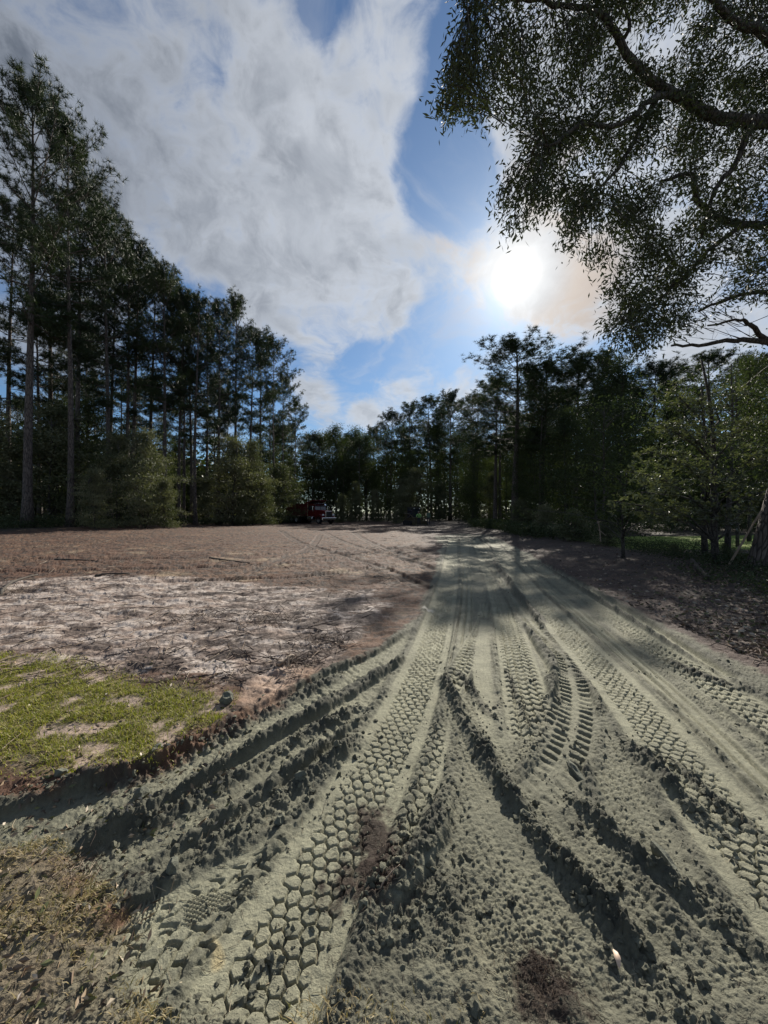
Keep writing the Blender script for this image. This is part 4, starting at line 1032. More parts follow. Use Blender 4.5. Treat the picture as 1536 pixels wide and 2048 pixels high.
# ------------------------------------------------------------------ the oak over the viewpoint
def oak():
    g = np.random.default_rng(9)
    bx, by = 8.75, 8.75; bz = gz(bx, by)
    t = thing('oak_tree', 'large oak leaning in at the right edge, its leafy limbs hanging before the sky', 'tree', (0, 0, 0))
    mb = MB()
    trunk = np.array([(bx, by, bz - .2), (bx + .02, by - .02, bz + .25), (bx + .12, by - .05, bz + .9), (bx + .35, by - .1, bz + 2.0), (bx + .6, by - .5, bz + 3.6), (bx + .7, by - 1.1, bz + 5.4), (bx + .5, by - 1.6, bz + 7.2), (bx + .2, by - 2.0, bz + 9)])
    mb.tube(smooth(trunk, 3), np.interp(np.linspace(0, 1, 22), [0, .04, .15, 1], [.52, .42, .34, .16]), 14)
    mb.obj('trunk', M['bark'], t, smooth=True)
    lm = MB()
    limbs = [  # main limbs: pixel and depth of photograph points
        [trunk[5], P3(1700, 300, 6.6), P3(1536, 245, 6.2), P3(1440, 238, 6.0), P3(1345, 190, 5.9), P3(1290, 150, 5.8), P3(1255, 110, 5.7), P3(1225, 50, 5.6), P3(1185, 18, 5.5), P3(1120, 10, 5.4), P3(1040, 0, 5.2)],
        [P3(1340, 190, 5.9), P3(1300, 200, 5.7), P3(1240, 250, 5.5), P3(1160, 250, 5.3), P3(1120, 280, 5.1), P3(1070, 300, 5.0)],
        [P3(1320, 180, 5.9), P3(1280, 260, 5.8), P3(1240, 330, 5.7), P3(1180, 400, 5.6)],
        [trunk[4], P3(1620, 480, 7.0), P3(1536, 455, 6.7), P3(1440, 440, 6.4), P3(1395, 395, 6.2), P3(1380, 350, 6.1), P3(1330, 360, 6.0)],
        [P3(1480, 450, 6.5), P3(1420, 500, 6.3), P3(1360, 560, 6.1), P3(1300, 610, 6.0), P3(1240, 650, 5.9)],
        [trunk[4], P3(1640, 700, 7.6), P3(1536, 685, 7.4), P3(1470, 680, 7.2), P3(1400, 690, 7.0), P3(1340, 690, 6.9)],
        [P3(1540, 690, 7.4), P3(1500, 650, 7.2), P3(1480, 640, 7.0), P3(1420, 650, 6.9)],
        [trunk[6], P3(1560, 100, 6.0), P3(1480, 50, 5.8), P3(1400, -20, 5.6), P3(1300, -80, 5.4)],
        [P3(1240, 90, 5.7), P3(1258, 60, 5.6), P3(1252, 20, 5.6), P3(1240, 10, 5.5)],
        [P3(1040, 0, 5.2), P3(980, -20, 5.1), P3(940, 10, 5.0)],
        [P3(1500, 250, 6.1), P3(1470, 330, 6.2), P3(1430, 380, 6.2), P3(1400, 480, 6.2)],
        [trunk[5], P3(1640, 560, 7.2), P3(1560, 580, 7.0), P3(1480, 590, 6.8), P3(1400, 620, 6.6)],
    ]
    rad = [(.115, .025), (.05, .015), (.05, .015), (.09, .022), (.04, .012), (.085, .018), (.05, .015), (.09, .025), (.035, .012), (.03, .01), (.06, .02), (.07, .02)]
    nodes = []
    for L, (r0, r1) in zip(limbs, rad):
        p = smooth(np.array(L), 4); p += g.normal(size=p.shape) * .012
        lm.tube(p, np.linspace(r0 ** .7, r1 ** .7, len(p)) ** (1 / .7), 8 if r0 > .06 else 6); nodes.append(p)
    nodes = np.concatenate(nodes)
    lm.obj('limb', M['oakbark'], t, smooth=True)
    # sprays of narrow leaves
    poly = np.array([(905, -60), (935, 50), (905, 105), (868, 150), (890, 225), (985, 225), (1040, 255), (1015, 320), (995, 400), (1022, 470), (1060, 445), (1120, 395), (1128, 480), (1195, 520), (1268, 490), (1235, 540), (1205, 590), (1250, 610), (1195, 650), (1235, 690), (1290, 695), (1345, 660), (1420, 620), (1490, 610), (1536, 600), (1800, 620), (1900, -300), (905, -300)], float)
    cb = MB(); cen = []; dr = []; n = 0
    holes = [(1330, 90, 50), (1445, 215, 22), (1265, 95, 26), (1160, 215, 22), (1310, 310, 26), (1180, 340, 22), (1430, 560, 34), (1130, 110, 20), (1500, 130, 20)]
    while n < 3800:
        px = g.uniform(860, 1760); py = g.uniform(-200, 710)
        sdv = poly_sd(np.array([px]), np.array([py]), poly)[0]
        if sdv < 2: continue
        dens = .50 + .25 * (px < 1340 and py > 520) + float(fbm(np.array([px / 85.]), np.array([py / 65.]), 3, 44)[0]) * 1.8 + .12 * (px > 1350)
        if sdv < 25: dens += .25
        for hx, hy, hr in holes:
            if (px - hx) ** 2 + (py - hy) ** 2 < hr ** 2: dens *= .12
        if g.random() > dens: continue
        D = np.interp(px, [860, 1200, 1536, 1760], [4.9, 5.5, 6.2, 6.6]) + .25 + g.normal() * .40
        q = P3(px, py, D)
        dd = np.linalg.norm(nodes - q, axis=1); b = nodes[int(np.argmin(dd + g.random(len(dd)) * .3))]
        n += 1
        mid = b * .4 + q * .6 + (0, 0, .12) + g.normal(size=3) * .04
        tip = q + unit(q - b) * .10 + (0, 0, -.07)
        if n % 2 == 0: lm2_r = .010 if dd.min() > .5 else .006; cb.tube([b * .3 + mid * .7 if n % 6 else b, mid, q, tip], [lm2_r * .7, lm2_r * .6, .004, .0015], 3, 0, cap=False)
        else: cb.tube([q * .7 + mid * .3, q, tip], [.004, .003, .0015], 3, 0, cap=False)
        k = int(g.integers(18, 32)); u = g.random((k, 1))
        c = np.where(u < .5, mid + (q - mid) * (u * 2), q + (tip - q) * (u * 2 - 1)) + g.normal(size=(k, 3)) * .085
        # the leaves of a spray point forwards and out
        d = unit(tip - mid)[None, :] * .75 + unit(g.normal(size=(k, 3))) * .8 + (0, 0, -.02)
        cen.append(c); dr.append(d)
    cen = np.concatenate(cen); dr = unit(np.concatenate(dr))
    leaves_into(cb, cen, dr, g.uniform(.065, .108, len(cen)), g.uniform(.018, .029, len(cen)), 1, None, g)
    tag(cb.obj('crown', [M['oakbark'], M['oakleaf']], t), kind='stuff')
    # bare twigs low at the right
    tw = MB()
    for _ in range(26):
        a = P3(g.uniform(1330, 1530), g.uniform(630, 690), 6.9); b = a + np.array((-g.uniform(.2, 1.0), g.normal() * .2, g.uniform(-.1, .45)))
        m_ = (a + b) / 2 + g.normal(size=3) * .06
        tw.tube([a, m_, b], [.008, .005, .002], 3, 0, cap=False)
        for __ in range(3):
            u = g.random(); q = a + (b - a) * u; tw.tube([q, q + g.normal(size=3) * (.12, .1, .12)], [.003, .0012], 3, 0, cap=False)
    tw.obj('twig', M['oakbark'], t)
oak()

# ------------------------------------------------------------------ undergrowth, grass, litter, clods
def undergrowth():
    g = np.random.default_rng(15); cb = MB()
    P = []
    for _ in range(900):       # right bank
        y = g.uniform(8.5, 40) if _ > 130 else g.uniform(17, 40); x = 8.2 + .6 * math.sin(y * .5) + abs(g.normal()) * 1.5 + (y > 30) * (y - 30) * .06; P.append((x, y, g.uniform(.25, .8) if y > 17 else g.uniform(.1, .3)))
    for _ in range(700):      # left edge
        y = g.uniform(24, 62); x = -16.6 - max(0, 48 - y) * .40 - abs(g.normal()) * 1.2 + 1.2 + max(0, y - 48) * .25; P.append((x, y, g.uniform(.3, .9)))
    for _ in range(1100):      # far end
        x = g.uniform(-20, 24); P.append((x, 65 + abs(g.normal()) * 2.5, g.uniform(.6, 3.4)))
    for _ in range(420):      # beyond the lawn
        P.append((g.uniform(10, 38), g.uniform(22, 31), g.uniform(.5, 1.8)))
    for _ in range(300):      # under the oak
        x = g.uniform(6.3, 11); y = g.uniform(5.8, 10.5)
        if x > .78 * y: P.append((x, y, g.uniform(.08, .3)))
    P = np.array(P); z = ground_z(P[:, 0], P[:, 1]); per = 34
    N = len(P) * per; hh = np.repeat(P[:, 2], per)
    c = np.stack([np.repeat(P[:, 0], per) + g.normal(size=N) * (.14 + .35 * hh), np.repeat(P[:, 1], per) + g.normal(size=N) * (.14 + .35 * hh), np.repeat(z, per) + hh * g.random(N) ** .7], 1)
    d = unit(g.normal(size=(N, 3)) + (0, 0, .35)); s = np.where(hh < .3, .055, .12) * g.uniform(.7, 1.3, N)
    leaves_into(cb, c, d, s, s * .45, 0, None, g, up=np.cross(d, g.normal(size=d.shape) * .6 + (0, 0, 1)))
    tag(cb.obj('undergrowth', M['under']), 'low leafy undergrowth along the feet of the woods', 'undergrowth', kind='stuff')
undergrowth()
def wood_belt():
    # the mass of forest far behind the edge trees, reads as one dark wall of leaves
    g = np.random.default_rng(16); P = []
    for _ in range(1900):
        a = g.uniform(-1.25, 1.25); r = g.uniform(96, 118); P.append((r * math.sin(a), r * math.cos(a), g.uniform(0, 15) * (1 - .25 * abs(a) * (a > 0) * 0)))
    for _ in range(900):
        y = g.uniform(22, 96); P.append((-(18 + max(0, 60 - y) * .55 + g.uniform(14, 26)), y, g.uniform(0, 11)))
    for _ in range(900):
        y = g.uniform(26, 96); P.append((22 + y * .12 + g.uniform(8, 22), y, g.uniform(0, 11)))
    P = np.array(P); per = 24; N = len(P) * per
    c = np.repeat(P, per, axis=0) + g.normal(size=(N, 3)) * (1.5, 1.5, .8); c[:, 2] = np.abs(c[:, 2])
    d = unit(g.normal(size=(N, 3))); s_ = g.uniform(.8, 1.25, N); mb = MB(); leaves_into(mb, c, d, s_, s_ * .6, 0, None, g)
    tag(mb.obj('distant_forest', M['under']), 'dark mass of distant forest behind all the edge trees', 'forest', kind='stuff')
wood_belt()

def blades(name, polys, count, hr, wr, tints, lean, matname, label, dens_fn, seed, minw=0):
    g = np.random.default_rng(seed); mb = MB(); pts = []
    for P in polys:
        lo = P.min(0).clip(-9, 9); hi = P.max(0).clip(-9, 9)
        q = g.uniform(size=(count * 5, 2)) * (hi - lo) + lo
        # more blades close to the viewpoint
        keep = (poly_sd(q[:, 0], q[:, 1], P) > -.06) & (q[:, 1] > .95) & (q[:, 0] > -1.25 * q[:, 1])
        q = q[keep]; q = q[g.random(len(q)) < dens_fn(q[:, 0], q[:, 1])]; pts.append(q[:count])
    q = np.concatenate(pts); n = len(q); z = ground_z(q[:, 0], q[:, 1])
    b = np.stack([q[:, 0], q[:, 1], z - .004], 1); h = g.uniform(*hr, n) * (.6 + .5 * (fbm(q[:, 0] * 4, q[:, 1] * 4, 2, seed) + .5))
    a = g.random(n) * 6.283; ln = g.uniform(*lean, n)
    out = np.stack([np.cos(a) * ln, np.sin(a) * ln, np.sqrt(np.clip(1 - ln ** 2, .05, 1))], 1)
    side = np.stack([-np.sin(a), np.cos(a), 0 * a], 1) * (g.uniform(*wr, n) * .5)[:, None]
    m_ = b + out * h[:, None] * .55; tip = b + out * h[:, None] + np.stack([np.cos(a) * ln * h * .35, np.sin(a) * ln * h * .35, -.22 * h * ln], 1)
    v = np.stack([b - side, b + side, m_ + side * .8, m_ - side * .8, tip], 1).reshape(-1, 3)
    k = np.arange(n)[:, None] * 5
    tt = np.array(tints)[g.integers(len(tints), size=n)] * g.uniform(.7, 1.25, (n, 1)); T5 = np.repeat(tt, 5, axis=0)
    mb.add(v, k + np.array([[0, 1, 2, 3]]), 0, T5)
    mb.f.append((k + np.array([[3, 2, 4]]))); mb.mi.append(np.zeros(n, int))
    tag(mb.obj(name, M[matname], tint=True), label, 'grass', kind='stuff')
blades('grass', [GRASS], 42000, (.022, .058), (.003, .006), [(.22, .24, .028), (.27, .27, .04), (.16, .19, .025), (.36, .30, .11), (.29, .29, .045), (.42, .34, .18)], (.2, .95), 'grass',
       'bright yellow-green lawn grass left of the mud ruts', lambda x, y: (1 - .92 * sstep(fbm(x * 3.4, y * 3.4, 3, 33), .02, .28)) * (.12 + .88 * sstep(poly_sd(x, y, GRASS) + .25 * fbm(x * 4, y * 4, 3, 57), -.02, .28)) * .8, 61)
blades('dry_grass', [DRY, DRY2], 12000, (.014, .045), (.0018, .0042), [(.40, .30, .18), (.28, .20, .12), (.16, .14, .06), (.32, .22, .13), (.50, .40, .27), (.20, .14, .08)], (.5, .99), 'grass',
       'straw-coloured dry grass at the near left corner and bottom edge', lambda x, y: (sstep(fbm(x * 3, y * 3, 3, 35), -.3, .2) * .8 + .05) * np.where(x > -.45, .012, 1.0), 62)

def fibres(mb, centre, n, L, r, tints, g, flat=.35, spread=(.1, .1)):
    for _ in range(n):
        p = np.array((centre[0] + g.normal() * spread[0], centre[1] + g.normal() * spread[1], 0.0)); p[2] = gz(p[0], p[1]) + g.uniform(0, .015)
        a = g.random() * 6.28; d = np.array((math.cos(a), math.sin(a), g.uniform(-.05, flat))); l = L * g.uniform(.4, 1.3)
        mid = p + d * l * .5 + g.normal(size=3) * l * .12; end = p + d * l + g.normal(size=3) * l * .2
        end[2] = max(end[2], gz(end[0], end[1]) + .002); mid[2] = max(mid[2], gz(mid[0], mid[1]) + .004)
        mb.tube([p, mid, end], [r, r * .8, r * .35], 3, 0, tints[int(g.integers(len(tints)))], cap=False)
g = np.random.default_rng(91)
ROOTC = [(.09, .055, .038), (.055, .035, .026), (.16, .11, .075), (.24, .19, .14)]
tuft_lab = ['dark reddish root mat at the right of the hexagon tyre track, upper', 'dark reddish root mat lying lower beside the hexagon tyre track', 'brown fibrous root clump at the bottom edge right of centre', 'small brown root clump above the bottom edge clump']
for (px, py, rx, ry), lab in zip(TUFTS, tuft_lab):
    mb = MB(); cx, cy = G(px, py); fibres(mb, (cx, cy), 190, .036, .0008, ROOTC, g, .3, (rx * .8, ry * .8))
    tag(mb.obj('root_clump', M['twig'], tint=True), lab, 'root clump', 'root clumps torn up in the mud', 'stuff')
PILES = [(640, 1285, .16, .26, 'dark brush and root heap where white sand meets the left ruts'), (520, 1240, .22, .40, 'dark root tangle in the middle of the white sand'),
         (385, 1235, .2, .3, 'dark root tangle on the left half of the white sand'), (590, 1325, .10, .22, 'broken stump pieces beside the pinkish earth'), (40, 1185, .3, .5, 'brush heap at the left edge above the white sand'), (160, 1730, .05, .10, 'dead weed stalk left in the mud near the dry grass')]
for px, py, s_, L, lab in PILES:
    mb = MB(); cx, cy = G(px, py); fibres(mb, (cx, cy), 110, L * .55, .0035 if py < 1500 else .0015, ROOTC + [(.3, .24, .18)], g, .45, (s_ * 1.2, s_))
    tag(mb.obj('brush_heap', M['twig'], tint=True), lab, 'brush heap', 'heaps of roots and brush', 'stuff')
mb = MB()
for _ in range(2600):   # twigs all over field and sand
    py = 1052 + 320 * g.random() ** 1.2; px = g.uniform(-60, 900) if g.random() < .8 else g.uniform(1150, 1600)
    if px > 860 - (py - 1100) * .9 and px < 900: continue
    x, y = G(px, py)
    if poly_sd(np.array([x]), np.array([y]), MUD)[0] > -.05: continue
    z = gz(x, y); L = g.uniform(.05, .32) * (1 + .04 * y); a = g.random() * 6.28; d = np.array((math.cos(a), math.sin(a), g.uniform(-.02, .22)))
    e = np.array((x, y, z + .004)) + d * L; e[2] = max(e[2], gz(e[0], e[1]) + .003)
    m_ = (np.array((x, y, z)) + e) / 2 + g.normal(size=3) * L * .08; m_[2] = max(m_[2], gz(m_[0], m_[1]) + .006)
    r = g.uniform(.0015, .005) * (1 + .03 * y); mb.tube([(x, y, z + .002), m_, e], [r, r, r * .5], 3, 0, ROOTC[int(g.integers(4))], cap=False)
for _ in range(1600):    # straw and twig bits in the near mud
    px = g.uniform(0, 1536); py = g.uniform(1400, 2060); x, y = G(px, py); z = gz(x, y); L = g.uniform(.01, .045); a = g.random() * 6.28
    e = (x + math.cos(a) * L, y + math.sin(a) * L); r = g.uniform(.0006, .0013)
    mb.tube([(x, y, z + .002), (e[0], e[1], gz(*e) + .003)], [r, r * .6], 3, 0, [(.40, .34, .24), (.22, .17, .11), (.10, .08, .06)][int(g.integers(3))], cap=False)
tag(mb.obj('twigs', M['twig'], tint=True), 'scattered twigs, roots and straw on the cleared earth', 'twigs', kind='stuff')

# mud clods
ICO_V = None
def ico(sub):
    import bmesh
    bm = bmesh.new(); bmesh.ops.create_icosphere(bm, subdivisions=sub, radius=1); bm.verts.ensure_lookup_table()
    v = np.array([p.co[:] for p in bm.verts]); f = np.array([[q.index for q in p.verts] for p in bm.faces]); bm.free(); return v, f
I1, I2 = ico(1), ico(2)
def clods():
    g = np.random.default_rng(19); mb = MB(); K = []
    for pts, hw, hh in RIDGES:
        P = smooth(GP(pts)); L = np.cumsum(np.r_[0, np.hypot(*np.diff(P, axis=0).T)]); n = int(L[-1] * 230)
        s = g.random(n) * L[-1]; x = np.interp(s, L, P[:, 0]) + g.normal(size=n) * hw * 1.1; y = np.interp(s, L, P[:, 1]) + g.normal(size=n) * hw * 1.1
        K.append(np.stack([x, y, g.lognormal(math.log(.0075), .55, n)], 1))
    for tr in TRACKS:
        P = smooth(GP(tr[0])); L = np.cumsum(np.r_[0, np.hypot(*np.diff(P, axis=0).T)]); n = int(min(L[-1], 5) * 90)
        s = L[-1] - g.random(n) * min(L[-1], 5); i = np.clip(np.searchsorted(L, s) - 1, 0, len(P) - 2); d = unit(P[i + 1] - P[i]); sg = g.choice([-1, 1], n)
        o = (tr[1] + .03 + np.abs(g.normal(size=n)) * .05) * sg
        K.append(np.stack([np.interp(s, L, P[:, 0]) - d[:, 1] * o, np.interp(s, L, P[:, 1]) + d[:, 0] * o, g.lognormal(math.log(.006), .5, n)], 1))
    K = np.concatenate(K)
    py = HORIZON + FPX * CAM_H / K[:, 1].clip(.5, 99); px = 768 + FPX * K[:, 0] / K[:, 1].clip(.5, 99)
    K = K[(K[:, 1] > 1.0) & (px > -150) & (px < 1690) & (K[:, 2] * FPX / K[:, 1] > 1.2) & (g.random(len(K)) < np.interp(K[:, 1], [1, 2.2, 3.2, 4.5], [1, .6, .15, .02]))]
    K[:, 2] = K[:, 2].clip(.003, .018); z = ground_z(K[:, 0], K[:, 1])
    for (x, y, r), zz in zip(K, z):
        v, f = (I2 if r * FPX / y > 8 else I1)
        rr = 1 + .28 * g.normal(size=(len(v), 1)); q = v * rr * r * g.uniform(.65, 1.15, 3)
        a = g.random() * 6.28; ca, sa = math.cos(a), math.sin(a); q = q @ np.array([[ca, -sa, 0], [sa, ca, 0], [0, 0, 1]])
        b = g.uniform(.55, 1.1); mb.add(q + (x, y, zz + r * .08), f, 0, (.135 * b, .134 * b, .096 * b))
    tag(mb.obj('mud_clods', M['mud'], tint=True), 'crumbled mud clods thrown up along the ruts', 'clods', kind='stuff')
    big = [(455, 1405, .050, 'largest dark clod standing at the right end of the green grass'), (282, 1578, .040, 'squared mud block on the edge of the outer left rut'), (120, 1552, .03, 'rounded mud lump below the left part of the grass'),
           (315, 1500, .030, 'mud lump between grass patches and the outer rut'), (345, 1742, .032, 'leaf-shaped mud lump above the two shoe prints'), (560, 1640, .028, 'pale mud chunk on the inner left rut'), (600, 1560, .03, 'mud chunk on the ridge left of the hexagon track'), (1150, 1540, .04, 'long mud slab standing between the two fine tread tracks'), (1330, 1720, .035, 'ribbed mud slab torn up near the right ruts')]
    for px, py, r, lab in big:
        x, y = G(px, py); v, f = I2; m_ = MB(); q = v * (1 + .18 * g.normal(size=(len(v), 1))) * r * g.uniform(.75, 1.1, 3)
        if 'slab' in lab: q = q * (.6, 2.6, .7)
        m_.add(q + (0, 0, r * .35), f, 0, (.125, .13, .10)); o = m_.obj('mud_clod', M['mud'], tint=True); o.location = (x, y, gz(x, y)); tag(o, lab, 'mud clod', 'single large mud clods')
clods()

# fallen leaves: litter under the oak, and one pale leaf in the mud
def litter_mesh():
    g = np.random.default_rng(23); mb = MB(); P = []
    while len(P) < 5200:
        px = g.uniform(1080, 1720); py = 1095 + 260 * g.random() ** .9
        if py < 1090 + 0 * px or py > 1165 + (px - 1150) * .42 or g.random() > .15 + (px - 1080) / 600: continue
        P.append(G(px, py))
    for _ in range(900): P.append(G(g.uniform(-80, 470), g.uniform(1310, 1660)))
    for _ in range(350): P.append(G(g.uniform(-40, 300), g.uniform(1680, 2100)))
    P = np.array(P); n = len(P); z = ground_z(P[:, 0], P[:, 1]); c = np.stack([P[:, 0], P[:, 1], z + .008], 1)
    a = g.random(n) * 6.28; d = np.stack([np.cos(a), np.sin(a), g.normal(size=n) * .3], 1)
    up = np.cross(unit(d), np.stack([g.normal(size=n) * .45, g.normal(size=n) * .45, np.ones(n)], 1))
    T_ = np.array([(.30, .22, .14), (.16, .11, .07), (.40, .34, .26), (.08, .06, .045), (.12, .13, .05)])[g.integers(5, size=n)]
    s = g.uniform(.6, 1.3, n) * np.where(P[:, 0] > 2, .07, .035); leaves_into(mb, c, d, s, s * .45, 0, T_, g, up=up)
    tag(mb.obj('leaf_litter', M['litter'], tint=True), 'dry fallen leaves under the oak and among the grass', 'leaf litter', kind='stuff')
litter_mesh()
def single_leaf():
    mb = MB(); n = 9; t = np.linspace(0, 1, n); w = .011 * np.sin(t * math.pi) ** .7 * (1 - .25 * t) * (1 + .12 * np.sin(t * 19)) + .0006
    cz = .010 * np.sin(t * math.pi) + .004; L = .050
    v = []; 
    for k in range(n): v += [(-w[k], t[k] * L, cz[k] + w[k] * .35), (0, t[k] * L, cz[k]), (w[k] * .9, t[k] * L, cz[k] + w[k] * .45)]
    f = []
    for k in range(n - 1): f += [(3 * k, 3 * k + 1, 3 * k + 4, 3 * k + 3), (3 * k + 1, 3 * k + 2, 3 * k + 5, 3 * k + 4)]
    mb.add(v, f, 0, (.58, .42, .30)); o = mb.obj('fallen_leaf', M['litter'], smooth=True, tint=True)
    x, y = G(1238, 1938); o.location = (x, y, max(gz(x, y), gz(x, y + .03)) + .006); o.rotation_euler = (R(12), R(8), R(-8))
    tag(o, 'single curled pinkish-tan leaf lying on the near mud', 'leaf')
single_leaf()

# sticks and logs
def stick(name, lab, a, b, r0, r1, matn, cat, bend=.03, seg=8, parts=None, group=None):
    a = np.array(a, float); b = np.array(b, float); g = np.random.default_rng(int(abs(a[0] * 100)) + 3)
    t = np.linspace(0, 1, 9)[:, None]; L = np.linalg.norm(b - a)
    p = a + (b - a) * t + np.array((g.normal(), g.normal(), abs(g.normal()))) * np.sin(t * math.pi) * bend * L + g.normal(size=(9, 3)) * r0 * .15
    mb = MB(); mb.tube(p - a, np.linspace(r0, r1, 9) * (1 + .1 * g.normal(size=9)), seg); o = mb.obj(name, M[matn], smooth=True); o.location = a
    return tag(o, lab, cat, group)
def S3(px, py, D=None):
    if D is None: x, y = G(px, py); return (x, y, gz(x, y))
    return P3(px, py, D)
x0, y0 = px_at(1452, 8.9)
stick('leaning_pole', 'thin pale pole leaning against the oak trunk at the right edge', (x0, y0, gz(x0, y0) - .02), P3(1522, 1022, 8.45), .022, .017, 'stick', 'pole', .01)
x0, y0 = px_at(1420, 7.9); x1, y1 = px_at(1383, 8.8)
stick('log', 'short dark log lying below the leaning pole', (x0, y0, gz(x0, y0) + .02), (x1, y1, gz(x1, y1) + .24), .06, .05, 'darkwood', 'log', .01)
stick('broken_branch', 'pale broken branch hanging low in the right bank trees', P3(1196, 1042, 14), P3(1201, 1085, 13.8), .022, .016, 'stick', 'branch', .05)
stick('broken_branch', 'forked pale branch tip beside the hanging broken branch', P3(1197, 1060, 13.9), P3(1212, 1072, 13.6), .016, .008, 'stick', 'branch', .05)
for (a, b, r, lab) in [((0, 1192), (75, 1150), .03, 'long root pole pointing up-right at the left frame edge'), ((190, 1152), (260, 1150), .03, 'dark root stick at the far rim of the white sand'),
                       ((420, 1118), (500, 1128), .03, 'long stick lying in the brown field'), ((575, 1340), (600, 1300), .012, 'upright stump splinter in the pinkish earth'),
                       ((555, 1338), (592, 1322), .025, 'short stump piece beside the splinter'), ((300, 1230), (345, 1218), .014, 'slanting root on the white sand, left half'), ((645, 1612), (642, 1655), .0016, 'thin pale straw standing at the left rim of the hexagon track'),
                       ((110, 1118), (190, 1122), .03, 'dark branch pressed into the brown field near the left'), ((760, 1790), (800, 1770), .003, 'tan root poking from the mud bottom centre'), ((0, 1500), (45, 1470), .004, 'bent straw stalks in the grass at the left edge'), ((560, 1255), (578, 1232), .006, 'curved bare root standing on the right half of the sand')]:
    A = np.array(S3(*a)); B = np.array(S3(*b)); B[2] += .02
    if 'upright' in lab or 'standing' in lab: B = A + np.array(((B - A)[0], .03, .11 if r > .005 else .05))
    if 'short stump' in lab: B = A + (B - A) * .9 + np.array((0, 0, .05))
    stick('root_stick', lab, A + (0, 0, r * .5), B, r, r * .5, 'darkwood' if 'dark' in lab or 'long' in lab else 'stick', 'stick', .04, 6, group='sticks and roots lying on the ground')

# ------------------------------------------------------------------ dump truck (x forward, y left, z up)
def wheel(parent, x, y, r=.52, w=.30, dual=False):
    s = 1 if y > 0 else -1; T4 = Matrix.Translation((x, y, r))
    t = MB(); ww = w * (2.1 if dual else 1)
    for k in range(2 if dual else 1):
        o = -s * k * w * 1.1
        t.lathe([(r * .55, o - w / 2), (r * .93, o - w / 2), (r, o - w * .38), (r, o + w * .38), (r * .93, o + w / 2), (r * .55, o + w / 2), (r * .55, o - w / 2)], 24, 0, T4)
    tyre = t.obj('wheel', M['black'], parent)
    h = MB(); so = s * (w / 2)
    h.lathe([(.0, so * (.5 if dual else 1.25)), (r * .12, so * (.5 if dual else 1.25)), (r * .20, so * .6), (r * .45, so * (.2 if dual else .8)), (r * .54, so * .96), (r * .58, so * .9)], 20, 0, T4)
    h.obj('rim', M['rim'], tyre)
